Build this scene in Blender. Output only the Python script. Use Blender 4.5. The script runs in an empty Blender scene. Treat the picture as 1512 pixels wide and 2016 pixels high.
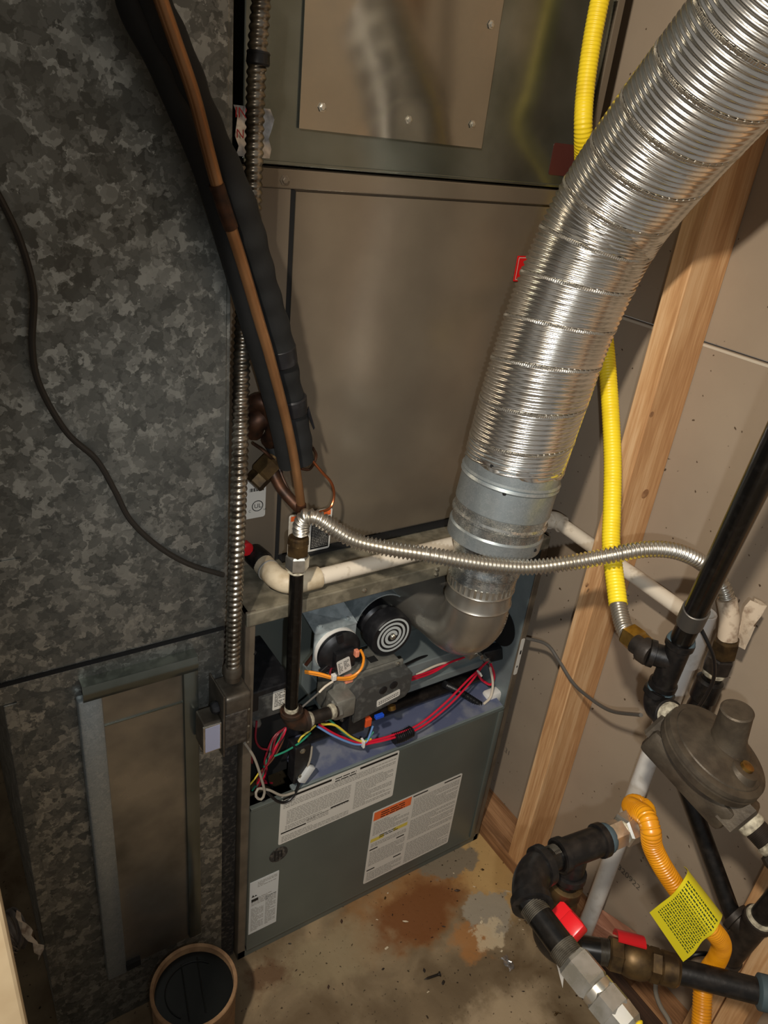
import bpy, bmesh, math, random
from mathutils import Vector as V, Matrix

scene = bpy.context.scene
COL = scene.collection
random.seed(7)

# ------------------------------------------------------------------ camera
cam_d = bpy.data.cameras.new('camera')
cam = bpy.data.objects.new('camera', cam_d)
COL.objects.link(cam)
cam_d.sensor_fit = 'VERTICAL'
cam_d.sensor_height = 36.0
cam_d.lens = 1454.66 / 2016 * 36.0
cam_d.clip_start = 0.02
RX = V((0.84184048, -0.5291657, 0.10624631))
RY = V((0.16692979, 0.44247513, 0.88110737))
RZ = V((-0.51326315, -0.72401618, 0.46082699))
m = Matrix.Identity(4)
for i, c in enumerate((RX, RY, RZ)):
    for j in range(3):
        m[j][i] = c[j]
m.translation = V((-0.366, -0.84, 1.518))
cam.matrix_world = m
scene.camera = cam

# ------------------------------------------------------------------ world, lights, exposure
w = bpy.data.worlds.new('room_ambient')
scene.world = w
w.use_nodes = True
w.node_tree.nodes['Background'].inputs[0].default_value = (1.0, 0.95, 0.88, 1)
w.node_tree.nodes['Background'].inputs[1].default_value = 0.20

def lamp(name, kind, loc, energy, color, size=0.03, target=None, spot=2.0, blend=1.0):
    d = bpy.data.lights.new(name, kind)
    d.energy = energy
    d.color = color
    if kind == 'SPOT':
        d.spot_size = spot
        d.spot_blend = blend
        d.shadow_soft_size = size
    elif kind == 'POINT':
        d.shadow_soft_size = size
    else:
        d.shape = 'DISK'
        d.size = size
    o = bpy.data.objects.new(name, d)
    COL.objects.link(o)
    o.location = loc
    if target is not None:
        o.rotation_euler = (V(target) - V(loc)).to_track_quat('-Z', 'Y').to_euler()
    return o

lamp('ceiling_bulb', 'POINT', (-0.78, -0.97, 2.15), 106, (1.0, 0.90, 0.77), 0.03)
lamp('phone_torch', 'SPOT', (-0.335, -0.87, 1.47), 20, (0.88, 0.94, 1.0), 0.006, (0.36, 0.05, 0.72), math.radians(75), 1.0)

vs = scene.view_settings
vs.view_transform = 'Standard'
vs.look = 'None'
vs.exposure = 0.0
vs.gamma = 1.0
vs.use_curve_mapping = False

# ------------------------------------------------------------------ materials
def srgb(r, g, b):
    f = lambda c: (c / 255 / 12.92) if c / 255 <= 0.04045 else ((c / 255 + 0.055) / 1.055) ** 2.4
    return (f(r), f(g), f(b), 1.0)

MATS = {}
def mat(name, col, rough=0.5, metal=0.0, col2=None, scale=30.0, stretch=(1, 1, 1), contrast=(0.35, 0.65), bump=0.0,
        bscale=None, detail=4.0, rough2=None, spec=0.5, coat=0.0, alpha=1.0, aniso=0.0, bstretch=None, transm=0.0, speck=0.0):
    ma = bpy.data.materials.new(name)
    ma.use_nodes = True
    nt = ma.node_tree
    p = nt.nodes['Principled BSDF']
    p.inputs['Base Color'].default_value = col
    p.inputs['Roughness'].default_value = rough
    p.inputs['Metallic'].default_value = metal
    p.inputs['Specular IOR Level'].default_value = spec
    p.inputs['Coat Weight'].default_value = coat
    p.inputs['Alpha'].default_value = alpha
    p.inputs['Anisotropic'].default_value = aniso
    p.inputs['Transmission Weight'].default_value = transm
    if col2 is not None or bump:
        tc = nt.nodes.new('ShaderNodeTexCoord')
        mp = nt.nodes.new('ShaderNodeMapping')
        mp.inputs['Scale'].default_value = stretch
        nt.links.new(tc.outputs['Object'], mp.inputs['Vector'])
    if col2 is not None:
        n = nt.nodes.new('ShaderNodeTexNoise')
        n.inputs['Scale'].default_value = scale
        n.inputs['Detail'].default_value = detail
        nt.links.new(mp.outputs[0], n.inputs['Vector'])
        r = nt.nodes.new('ShaderNodeValToRGB')
        r.color_ramp.elements[0].position = contrast[0]
        r.color_ramp.elements[0].color = col
        r.color_ramp.elements[1].position = contrast[1]
        r.color_ramp.elements[1].color = col2
        nt.links.new(n.outputs['Fac'], r.inputs['Fac'])
        src = r.outputs[0]
        if speck:
            sn = nt.nodes.new('ShaderNodeTexNoise')
            sn.inputs['Scale'].default_value = speck
            sn.inputs['Detail'].default_value = 1
            nt.links.new(mp.outputs[0], sn.inputs['Vector'])
            sr = nt.nodes.new('ShaderNodeValToRGB')
            sr.color_ramp.elements[0].position = 0.235
            sr.color_ramp.elements[0].color = (0.25, 0.2, 0.15, 1)
            sr.color_ramp.elements[1].position = 0.27
            sr.color_ramp.elements[1].color = (1, 1, 1, 1)
            nt.links.new(sn.outputs['Fac'], sr.inputs['Fac'])
            sm_ = nt.nodes.new('ShaderNodeMix')
            sm_.data_type = 'RGBA'
            sm_.blend_type = 'MULTIPLY'
            sm_.inputs[0].default_value = 1.0
            nt.links.new(src, sm_.inputs[6])
            nt.links.new(sr.outputs[0], sm_.inputs[7])
            src = sm_.outputs[2]
        nt.links.new(src, p.inputs['Base Color'])
        if rough2 is not None:
            mr = nt.nodes.new('ShaderNodeMapRange')
            mr.inputs['From Min'].default_value = contrast[0]
            mr.inputs['From Max'].default_value = contrast[1]
            mr.inputs['To Min'].default_value = rough
            mr.inputs['To Max'].default_value = rough2
            nt.links.new(n.outputs['Fac'], mr.inputs['Value'])
            nt.links.new(mr.outputs[0], p.inputs['Roughness'])
    if bump:
        n2 = nt.nodes.new('ShaderNodeTexNoise')
        n2.inputs['Scale'].default_value = bscale or scale
        n2.inputs['Detail'].default_value = 5
        if bstretch:
            mp2 = nt.nodes.new('ShaderNodeMapping')
            mp2.inputs['Scale'].default_value = bstretch
            nt.links.new(tc.outputs['Object'], mp2.inputs['Vector'])
            nt.links.new(mp2.outputs[0], n2.inputs['Vector'])
        else:
            nt.links.new(mp.outputs[0], n2.inputs['Vector'])
        b = nt.nodes.new('ShaderNodeBump')
        b.inputs['Strength'].default_value = bump
        b.inputs['Distance'].default_value = 0.002
        nt.links.new(n2.outputs['Fac'], b.inputs['Height'])
        nt.links.new(b.outputs[0], p.inputs['Normal'])
    MATS[name] = ma
    return ma

def spangle(name, cols, scale, rough=(0.35, 0.6), metal=0.75):
    ma = bpy.data.materials.new(name)
    ma.use_nodes = True
    nt = ma.node_tree
    p = nt.nodes['Principled BSDF']
    p.inputs['Metallic'].default_value = metal
    tc = nt.nodes.new('ShaderNodeTexCoord')
    n = nt.nodes.new('ShaderNodeTexNoise')
    n.inputs['Scale'].default_value = scale * 1.6
    n.inputs['Detail'].default_value = 4
    nt.links.new(tc.outputs['Object'], n.inputs['Vector'])
    mx = nt.nodes.new('ShaderNodeVectorMath')
    mx.operation = 'MULTIPLY_ADD'
    mx.inputs[1].default_value = (0.028, 0.028, 0.028)
    nt.links.new(n.outputs['Color'], mx.inputs[0])
    nt.links.new(tc.outputs['Object'], mx.inputs[2])
    prev = None
    for k, sc in enumerate((scale, scale * 1.9)):
        vo = nt.nodes.new('ShaderNodeTexVoronoi')
        vo.inputs['Scale'].default_value = sc
        nt.links.new(mx.outputs[0], vo.inputs['Vector'])
        sep = nt.nodes.new('ShaderNodeSeparateColor')
        nt.links.new(vo.outputs['Color'], sep.inputs[0])
        if prev is None:
            prev = sep.outputs[0]
        else:
            mm = nt.nodes.new('ShaderNodeMix')
            mm.data_type = 'FLOAT'
            mm.inputs[0].default_value = 0.4
            nt.links.new(prev, mm.inputs[2])
            nt.links.new(sep.outputs[1], mm.inputs[3])
            prev = mm.outputs[0]
    r = nt.nodes.new('ShaderNodeValToRGB')
    el = r.color_ramp.elements
    el[0].position, el[0].color = 0.15, cols[0]
    el[1].position, el[1].color = 0.9, cols[2]
    e = el.new(0.55)
    e.color = cols[1]
    nt.links.new(prev, r.inputs['Fac'])
    nt.links.new(r.outputs[0], p.inputs['Base Color'])
    mr = nt.nodes.new('ShaderNodeMapRange')
    mr.inputs['To Min'].default_value = rough[1]
    mr.inputs['To Max'].default_value = rough[0]
    nt.links.new(prev, mr.inputs['Value'])
    nt.links.new(mr.outputs[0], p.inputs['Roughness'])
    MATS[name] = ma
    return ma

def wood(name, a, b, c, axis='z'):
    ma = bpy.data.materials.new(name)
    ma.use_nodes = True
    nt = ma.node_tree
    p = nt.nodes['Principled BSDF']
    p.inputs['Roughness'].default_value = 0.62
    tc = nt.nodes.new('ShaderNodeTexCoord')
    mp = nt.nodes.new('ShaderNodeMapping')
    st = {'z': (9, 9, 0.55), 'y': (9, 0.55, 9), 'x': (0.55, 9, 9)}[axis]
    mp.inputs['Scale'].default_value = st
    nt.links.new(tc.outputs['Object'], mp.inputs['Vector'])
    n = nt.nodes.new('ShaderNodeTexNoise')
    n.inputs['Scale'].default_value = 1.7
    n.inputs['Detail'].default_value = 3
    n.inputs['Distortion'].default_value = 0.5
    nt.links.new(mp.outputs[0], n.inputs['Vector'])
    mu = nt.nodes.new('ShaderNodeMath')
    mu.operation = 'MULTIPLY'
    mu.inputs[1].default_value = 22
    nt.links.new(n.outputs['Fac'], mu.inputs[0])
    si = nt.nodes.new('ShaderNodeMath')
    si.operation = 'SINE'
    nt.links.new(mu.outputs[0], si.inputs[0])
    n2 = nt.nodes.new('ShaderNodeTexNoise')
    n2.inputs['Scale'].default_value = 30
    n2.inputs['Detail'].default_value = 3
    nt.links.new(mp.outputs[0], n2.inputs['Vector'])
    ad = nt.nodes.new('ShaderNodeMath')
    ad.operation = 'MULTIPLY_ADD'
    ad.inputs[1].default_value = 0.22
    nt.links.new(si.outputs[0], ad.inputs[0])
    nt.links.new(n2.outputs['Fac'], ad.inputs[2])
    r = nt.nodes.new('ShaderNodeValToRGB')
    el = r.color_ramp.elements
    el[0].position, el[0].color = 0.2, a
    el[1].position, el[1].color = 0.8, c
    e = el.new(0.5)
    e.color = b
    nt.links.new(ad.outputs[0], r.inputs['Fac'])
    nt.links.new(r.outputs[0], p.inputs['Base Color'])
    bp = nt.nodes.new('ShaderNodeBump')
    bp.inputs['Strength'].default_value = 0.15
    bp.inputs['Distance'].default_value = 0.001
    nt.links.new(ad.outputs[0], bp.inputs['Height'])
    nt.links.new(bp.outputs[0], p.inputs['Normal'])
    MATS[name] = ma
    return ma

def concrete(name):
    ma = bpy.data.materials.new(name)
    ma.use_nodes = True
    nt = ma.node_tree
    p = nt.nodes['Principled BSDF']
    p.inputs['Roughness'].default_value = 0.55
    tc = nt.nodes.new('ShaderNodeTexCoord')
    wn = nt.nodes.new('ShaderNodeTexNoise')
    wn.inputs['Scale'].default_value = 16
    wn.inputs['Detail'].default_value = 5
    wn.inputs['Roughness'].default_value = 0.62
    nt.links.new(tc.outputs['Object'], wn.inputs['Vector'])
    w0 = nt.nodes.new('ShaderNodeVectorMath')
    w0.operation = 'SUBTRACT'
    w0.inputs[1].default_value = (0.5, 0.5, 0.5)
    nt.links.new(wn.outputs['Color'], w0.inputs[0])
    w1 = nt.nodes.new('ShaderNodeVectorMath')
    w1.operation = 'MULTIPLY_ADD'
    w1.inputs[1].default_value = (0.13, 0.13, 0.0)
    nt.links.new(w0.outputs[0], w1.inputs[0])
    nt.links.new(tc.outputs['Object'], w1.inputs[2])
    def noise(sc, det=5, dist=0.0):
        n = nt.nodes.new('ShaderNodeTexNoise')
        n.inputs['Scale'].default_value = sc
        n.inputs['Detail'].default_value = det
        n.inputs['Distortion'].default_value = dist
        nt.links.new(tc.outputs['Object'], n.inputs['Vector'])
        return n
    n0 = noise(9, 9, 0.6)
    r = nt.nodes.new('ShaderNodeValToRGB')
    el = r.color_ramp.elements
    el[0].position, el[0].color = 0.33, srgb(96, 78, 54)
    el[1].position, el[1].color = 0.72, srgb(150, 130, 100)
    e = el.new(0.52)
    e.color = srgb(122, 105, 80)
    nt.links.new(n0.outputs['Fac'], r.inputs['Fac'])
    cur = r.outputs[0]
    nd = noise(9, 5, 0.2)
    def stain(cx, cy, rx, ry, col, strength, soft=0.35, ns=0.9):
        nonlocal cur
        mp = nt.nodes.new('ShaderNodeMapping')
        mp.inputs['Location'].default_value = (-cx / rx, -cy / ry, 0)
        mp.inputs['Scale'].default_value = (1 / rx, 1 / ry, 0)
        nt.links.new(w1.outputs[0], mp.inputs['Vector'])
        ln = nt.nodes.new('ShaderNodeVectorMath')
        ln.operation = 'LENGTH'
        nt.links.new(mp.outputs[0], ln.inputs[0])
        ad = nt.nodes.new('ShaderNodeMath')
        ad.operation = 'MULTIPLY_ADD'
        ad.inputs[1].default_value = ns
        nt.links.new(nd.outputs['Fac'], ad.inputs[0])
        nt.links.new(ln.outputs['Value'], ad.inputs[2])
        mr = nt.nodes.new('ShaderNodeMapRange')
        mr.interpolation_type = 'SMOOTHSTEP'
        mr.inputs['From Min'].default_value = 1.0 + ns * 0.5 + soft
        mr.inputs['From Max'].default_value = 1.0 + ns * 0.5 - soft
        mr.inputs['To Max'].default_value = strength
        nt.links.new(ad.outputs[0], mr.inputs['Value'])
        mx = nt.nodes.new('ShaderNodeMix')
        mx.data_type = 'RGBA'
        nt.links.new(mr.outputs[0], mx.inputs[0])
        nt.links.new(cur, mx.inputs[6])
        mx.inputs[7].default_value = col
        cur = mx.outputs[2]
    stain(0.60, -0.06, 0.10, 0.13, srgb(190, 154, 98), 0.85, 0.4)
    stain(0.38, -0.07, 0.15, 0.085, srgb(150, 104, 56), 0.75, 0.4)
    stain(0.37, -0.09, 0.12, 0.06, srgb(108, 62, 26), 0.85, 0.35)
    stain(0.28, -0.26, 0.16, 0.05, srgb(96, 80, 58), 0.6, 0.45)
    stain(0.45, -0.20, 0.05, 0.03, srgb(168, 112, 56), 0.7, 0.4)
    stain(0.52, -0.02, 0.075, 0.045, srgb(122, 110, 92), 0.95, 0.12, 0.6)
    stain(0.535, -0.165, 0.055, 0.05, srgb(150, 140, 122), 0.95, 0.12, 0.6)
    stain(0.49, -0.215, 0.04, 0.02, srgb(196, 178, 146), 0.8, 0.2, 0.6)
    stain(0.19, -0.08, 0.11, 0.05, srgb(146, 130, 100), 0.7, 0.4)
    stain(0.04, -0.06, 0.05, 0.03, srgb(92, 64, 40), 0.8, 0.4)
    stain(0.40, -0.36, 0.10, 0.05, srgb(178, 158, 128), 0.7, 0.4)
    stain(0.72, -0.26, 0.05, 0.22, srgb(90, 72, 54), 0.7, 0.4)
    ns = noise(120, 2)
    r2 = nt.nodes.new('ShaderNodeValToRGB')
    r2.color_ramp.elements[0].position = 0.27
    r2.color_ramp.elements[0].color = (0.12, 0.09, 0.06, 1)
    r2.color_ramp.elements[1].position = 0.34
    r2.color_ramp.elements[1].color = (1, 1, 1, 1)
    nt.links.new(ns.outputs['Fac'], r2.inputs['Fac'])
    mx = nt.nodes.new('ShaderNodeMix')
    mx.data_type = 'RGBA'
    mx.blend_type = 'MULTIPLY'
    mx.inputs[0].default_value = 1.0
    nt.links.new(cur, mx.inputs[6])
    nt.links.new(r2.outputs[0], mx.inputs[7])
    nt.links.new(mx.outputs[2], p.inputs['Base Color'])
    nb = noise(60, 8)
    b = nt.nodes.new('ShaderNodeBump')
    b.inputs['Strength'].default_value = 0.25
    b.inputs['Distance'].default_value = 0.003
    nt.links.new(nb.outputs['Fac'], b.inputs['Height'])
    nt.links.new(b.outputs[0], p.inputs['Normal'])
    MATS[name] = ma

concrete('concrete')
spangle('galv', (srgb(100, 100, 94), srgb(128, 128, 121), srgb(178, 177, 168)), 60)
spangle('galv_fine', (srgb(160, 168, 170), srgb(172, 180, 181), srgb(188, 194, 194)), 160, (0.32, 0.42), 0.75)
spangle('galv_bright', (srgb(150, 154, 154), srgb(200, 203, 200), srgb(235, 236, 230)), 170, (0.2, 0.36), 0.9)
mat('alu_sheet', srgb(186, 182, 172), 0.26, 0.9, srgb(126, 122, 112), 9, contrast=(0.35, 0.7), rough2=0.45, bump=0.12, bscale=14)
mat('plate_steel', srgb(168, 163, 152), 0.15, 0.97, srgb(172, 166, 154), 160, contrast=(0.4, 0.75), bump=0.04, bscale=8)
mat('plenum_steel', srgb(128, 132, 124), 0.24, 0.85, srgb(108, 112, 102), 14, contrast=(0.35, 0.7), bump=0.03, bscale=6)
mat('coil_paint', srgb(124, 113, 97), 0.26, 0.45, srgb(116, 105, 90), 12, spec=0.6)
mat('coil_frame', srgb(120, 108, 92), 0.42, 0.3)
mat('furnace_tan', srgb(118, 106, 90), 0.42, 0.25, srgb(98, 88, 74), 25)
mat('furnace_top', srgb(148, 140, 120), 0.5, 0.4, srgb(110, 104, 88), 35, contrast=(0.4, 0.6))
mat('furnace_gray', srgb(98, 104, 98), 0.36, 0.25, srgb(91, 97, 92), 8, spec=0.6)
mat('inner_gray', srgb(140, 150, 150), 0.45, 0.35, srgb(118, 128, 128), 12)
mat('deck_reflect_blue', srgb(112, 120, 150), 0.32, 0.45, srgb(150, 154, 168), 22, contrast=(0.45, 0.6))  # blue reflection and paler lit patches are put into the deck colour
mat('bracket_gray', srgb(178, 188, 190), 0.42, 0.5, srgb(150, 160, 162), 60, contrast=(0.42, 0.6))
mat('cast_gray', srgb(150, 148, 138), 0.5, 0.6, srgb(128, 126, 118), 60)
mat('valve_cover', srgb(62, 62, 60), 0.5, 0.0, srgb(96, 96, 92), 70, contrast=(0.52, 0.75))
mat('black_plastic', srgb(22, 22, 24), 0.4, 0.0, srgb(40, 40, 42), 60, contrast=(0.5, 0.8))
mat('black_rubber', srgb(9, 10, 10), 0.75, 0.0, srgb(18, 19, 18), 40, bump=0.3, bscale=60)
mat('gray_spiral', srgb(176, 180, 178), 0.4)
mat('black_iron', srgb(24, 22, 21), 0.36, 0.3, srgb(46, 41, 37), 90, contrast=(0.45, 0.8), bump=0.12, bscale=140)
mat('black_pipe', srgb(14, 13, 12), 0.24, 0.2, srgb(30, 28, 26), 120, contrast=(0.5, 0.85), spec=0.6)
mat('old_iron', srgb(56, 48, 41), 0.5, 0.35, srgb(34, 29, 25), 50, bump=0.25, bscale=110)
mat('rusty_iron', srgb(70, 46, 32), 0.55, 0.3, srgb(44, 36, 30), 60, contrast=(0.4, 0.6), bump=0.2, bscale=90)
mat('regulator_cast', srgb(98, 88, 74), 0.5, 0.55, srgb(72, 64, 54), 40, bump=0.25, bscale=160)
mat('thread_steel', srgb(110, 104, 92), 0.4, 0.7, srgb(70, 64, 54), 80)
mat('chrome', srgb(226, 222, 212), 0.24, 0.9, srgb(190, 186, 172), 60, rough2=0.28)
mat('stainless', srgb(206, 200, 188), 0.33, 0.95)
mat('conduit_steel', srgb(172, 164, 150), 0.3, 0.95, srgb(112, 104, 92), 60, contrast=(0.35, 0.65))
mat('flex_alu', srgb(232, 229, 223), 0.21, 0.97, srgb(216, 213, 206), 30)
mat('elbow_alu', srgb(198, 193, 182), 0.26, 0.88, srgb(170, 163, 150), 14, contrast=(0.35, 0.7), rough2=0.42)
mat('brass', srgb(176, 140, 74), 0.32, 0.9, srgb(128, 96, 48), 60)
mat('brass_dull', srgb(108, 86, 54), 0.46, 0.75, srgb(66, 52, 36), 50)
mat('copper', srgb(176, 130, 88), 0.38, 0.75, srgb(138, 96, 62), 26, stretch=(1, 1, 0.35), contrast=(0.35, 0.7))
mat('copper_dark', srgb(84, 54, 36), 0.5, 0.6, srgb(48, 34, 26), 60)
mat('copper_bright', srgb(176, 104, 66), 0.3, 0.9)
mat('yellow_jacket', srgb(244, 214, 34), 0.42, 0.0, srgb(226, 192, 30), 40, contrast=(0.5, 0.8))
mat('amber_jacket', srgb(214, 142, 12), 0.34, 0.0, srgb(190, 120, 8), 40, spec=0.6)
mat('yellow_tag', srgb(214, 200, 30), 0.32, 0.0, spec=0.6, transm=0.0)
mat('tag_ink', srgb(40, 60, 20), 0.5)
mat('pvc', srgb(216, 204, 184), 0.4, 0.0, srgb(160, 144, 120), 60, stretch=(1, 1, 1), contrast=(0.56, 0.8))
mat('pvc_white', srgb(226, 222, 214), 0.34, 0.0, srgb(196, 188, 176), 45, contrast=(0.55, 0.8))
mat('pvc_dirty', srgb(205, 190, 162), 0.5, 0.0, srgb(160, 140, 108), 30, contrast=(0.4, 0.7))
mat('drywall', srgb(158, 142, 122), 0.85, 0.0, srgb(150, 134, 115), 6, contrast=(0.35, 0.65), bump=0.08, bscale=250, speck=95)
mat('drywall_edge', srgb(196, 186, 168), 0.85)
mat('ink_gray', srgb(88, 80, 70), 0.8)
wood('stud_wood', srgb(186, 138, 92), srgb(206, 160, 112), srgb(222, 182, 136))
wood('plate_wood', srgb(120, 84, 54), srgb(150, 108, 72), srgb(176, 132, 92), 'y')
wood('dark_wood', srgb(52, 36, 26), srgb(70, 48, 34), srgb(88, 62, 44), 'y')
wood('pink_wood', srgb(140, 96, 76), srgb(160, 112, 90), srgb(182, 134, 108), 'y')
mat('jamb_paint', srgb(226, 206, 170), 0.5, 0.0, srgb(214, 192, 156), 30)
mat('label_white', srgb(206, 202, 192), 0.35)
mat('label_clear', srgb(196, 198, 196), 0.3)
mat('ink', srgb(20, 20, 20), 0.5)
mat('ink_soft', srgb(140, 136, 128), 0.5)
mat('label_orange', srgb(224, 104, 50), 0.4)
mat('label_yellow', srgb(206, 186, 80), 0.4)
mat('label_red', srgb(206, 24, 28), 0.35)
mat('maroon', srgb(78, 40, 36), 0.35)
mat('foil', srgb(206, 206, 206), 0.3, 0.9, srgb(150, 150, 150), 90, bump=0.4, bscale=60)
mat('red_plastic', srgb(190, 22, 30), 0.36)
mat('red_handle', srgb(212, 28, 34), 0.34)
mat('blue_plastic', srgb(30, 80, 200), 0.4)
mat('orange_plastic', srgb(214, 84, 40), 0.4)
mat('terminal_pink', srgb(224, 140, 110), 0.35)
for n_, c_ in dict(red=(206, 24, 54), white=(212, 200, 180), yellow=(226, 200, 70), green=(40, 130, 100), blue=(110, 150, 206), orange=(244, 150, 40), black=(18, 18, 20), brown=(92, 52, 34), gray=(92, 88, 82), darkred=(120, 20, 36), palegray=(150, 142, 128)).items():
    mat('wire_' + n_, srgb(*c_), 0.4)
mat('teal_dope', srgb(62, 78, 84), 0.6)
mat('white_dope', srgb(196, 188, 164), 0.7, 0.0, srgb(120, 112, 96), 120)
mat('zinc', srgb(200, 196, 184), 0.28, 0.95)
mat('dark_hole', srgb(10, 9, 8), 0.8)
mat('cardboard', srgb(150, 118, 84), 0.8, 0.0, srgb(116, 86, 58), 40, bump=0.2, bscale=80)
mat('lid_dark', srgb(18, 20, 19), 0.35, 0.2, srgb(12, 14, 13), 20)
mat('mastic', srgb(54, 48, 42), 0.6, 0.2, srgb(86, 78, 68), 120, contrast=(0.45, 0.75), bump=1.0, bscale=130)
mat('box_steel', srgb(112, 104, 92), 0.42, 0.7, srgb(84, 76, 66), 40)
mat('lens_silver', srgb(196, 198, 222), 0.35, 0.2)
mat('insul_dark', srgb(40, 36, 31), 0.9, 0.0, srgb(96, 88, 78), 130, contrast=(0.5, 0.75), bump=0.8, bscale=160)
mat('paper_tag', srgb(196, 178, 154), 0.7, 0.0, srgb(140, 118, 96), 70, contrast=(0.5, 0.7), bump=0.4, bscale=40)
mat('gray_cloth', srgb(120, 110, 100), 0.7, 0.0, srgb(90, 82, 74), 40)
mat('wire_sheath', srgb(48, 43, 37), 0.5)
mat('clamp_gray', srgb(92, 88, 82), 0.4, 0.6)
M = MATS

# ------------------------------------------------------------------ geometry helpers
def perp(d):
    d = V(d).normalized()
    a = V((0, 0, 1)) if abs(d.z) < 0.9 else V((1, 0, 0))
    u = a.cross(d).normalized()
    return u, d.cross(u).normalized()

def crom(pts, step=0.004):
    P = [V(p) for p in pts]
    if len(P) == 2:
        n = max(2, int((P[1] - P[0]).length / step))
        return [P[0].lerp(P[1], i / n) for i in range(n + 1)]
    P = [P[0] * 2 - P[1]] + P + [P[-1] * 2 - P[-2]]
    out = []
    for i in range(1, len(P) - 2):
        a, b, c, d = P[i - 1:i + 3]
        n = max(2, int((c - b).length / step))
        for k in range(n):
            t = k / n
            out.append(0.5 * ((2 * b) + (c - a) * t + (2 * a - 5 * b + 4 * c - d) * t * t + (3 * b - a - 3 * c + d) * t ** 3))
    out.append(P[-2])
    return out

def resample(P, step):
    L = [0.0]
    for i in range(1, len(P)):
        L.append(L[-1] + (P[i] - P[i - 1]).length)
    n = max(2, int(round(L[-1] / step)))
    out, j = [], 0
    for k in range(n + 1):
        s = L[-1] * k / n
        while j < len(L) - 2 and L[j + 1] < s:
            j += 1
        t = (s - L[j]) / max(1e-9, L[j + 1] - L[j])
        out.append(P[j].lerp(P[j + 1], min(1, max(0, t))))
    return out

def fillet(pts, rad, n=10):
    P = [V(p) for p in pts]
    out = [P[0]]
    for i in range(1, len(P) - 1):
        a = (P[i - 1] - P[i]).normalized()
        b = (P[i + 1] - P[i]).normalized()
        r = rad if not isinstance(rad, (list, tuple)) else rad[i - 1]
        p0, p1 = P[i] + a * r, P[i] + b * r
        for k in range(n + 1):
            t = k / n
            out.append(p0 * (1 - t) ** 2 + P[i] * 2 * t * (1 - t) + p1 * t * t)
    out.append(P[-1])
    return out

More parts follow.
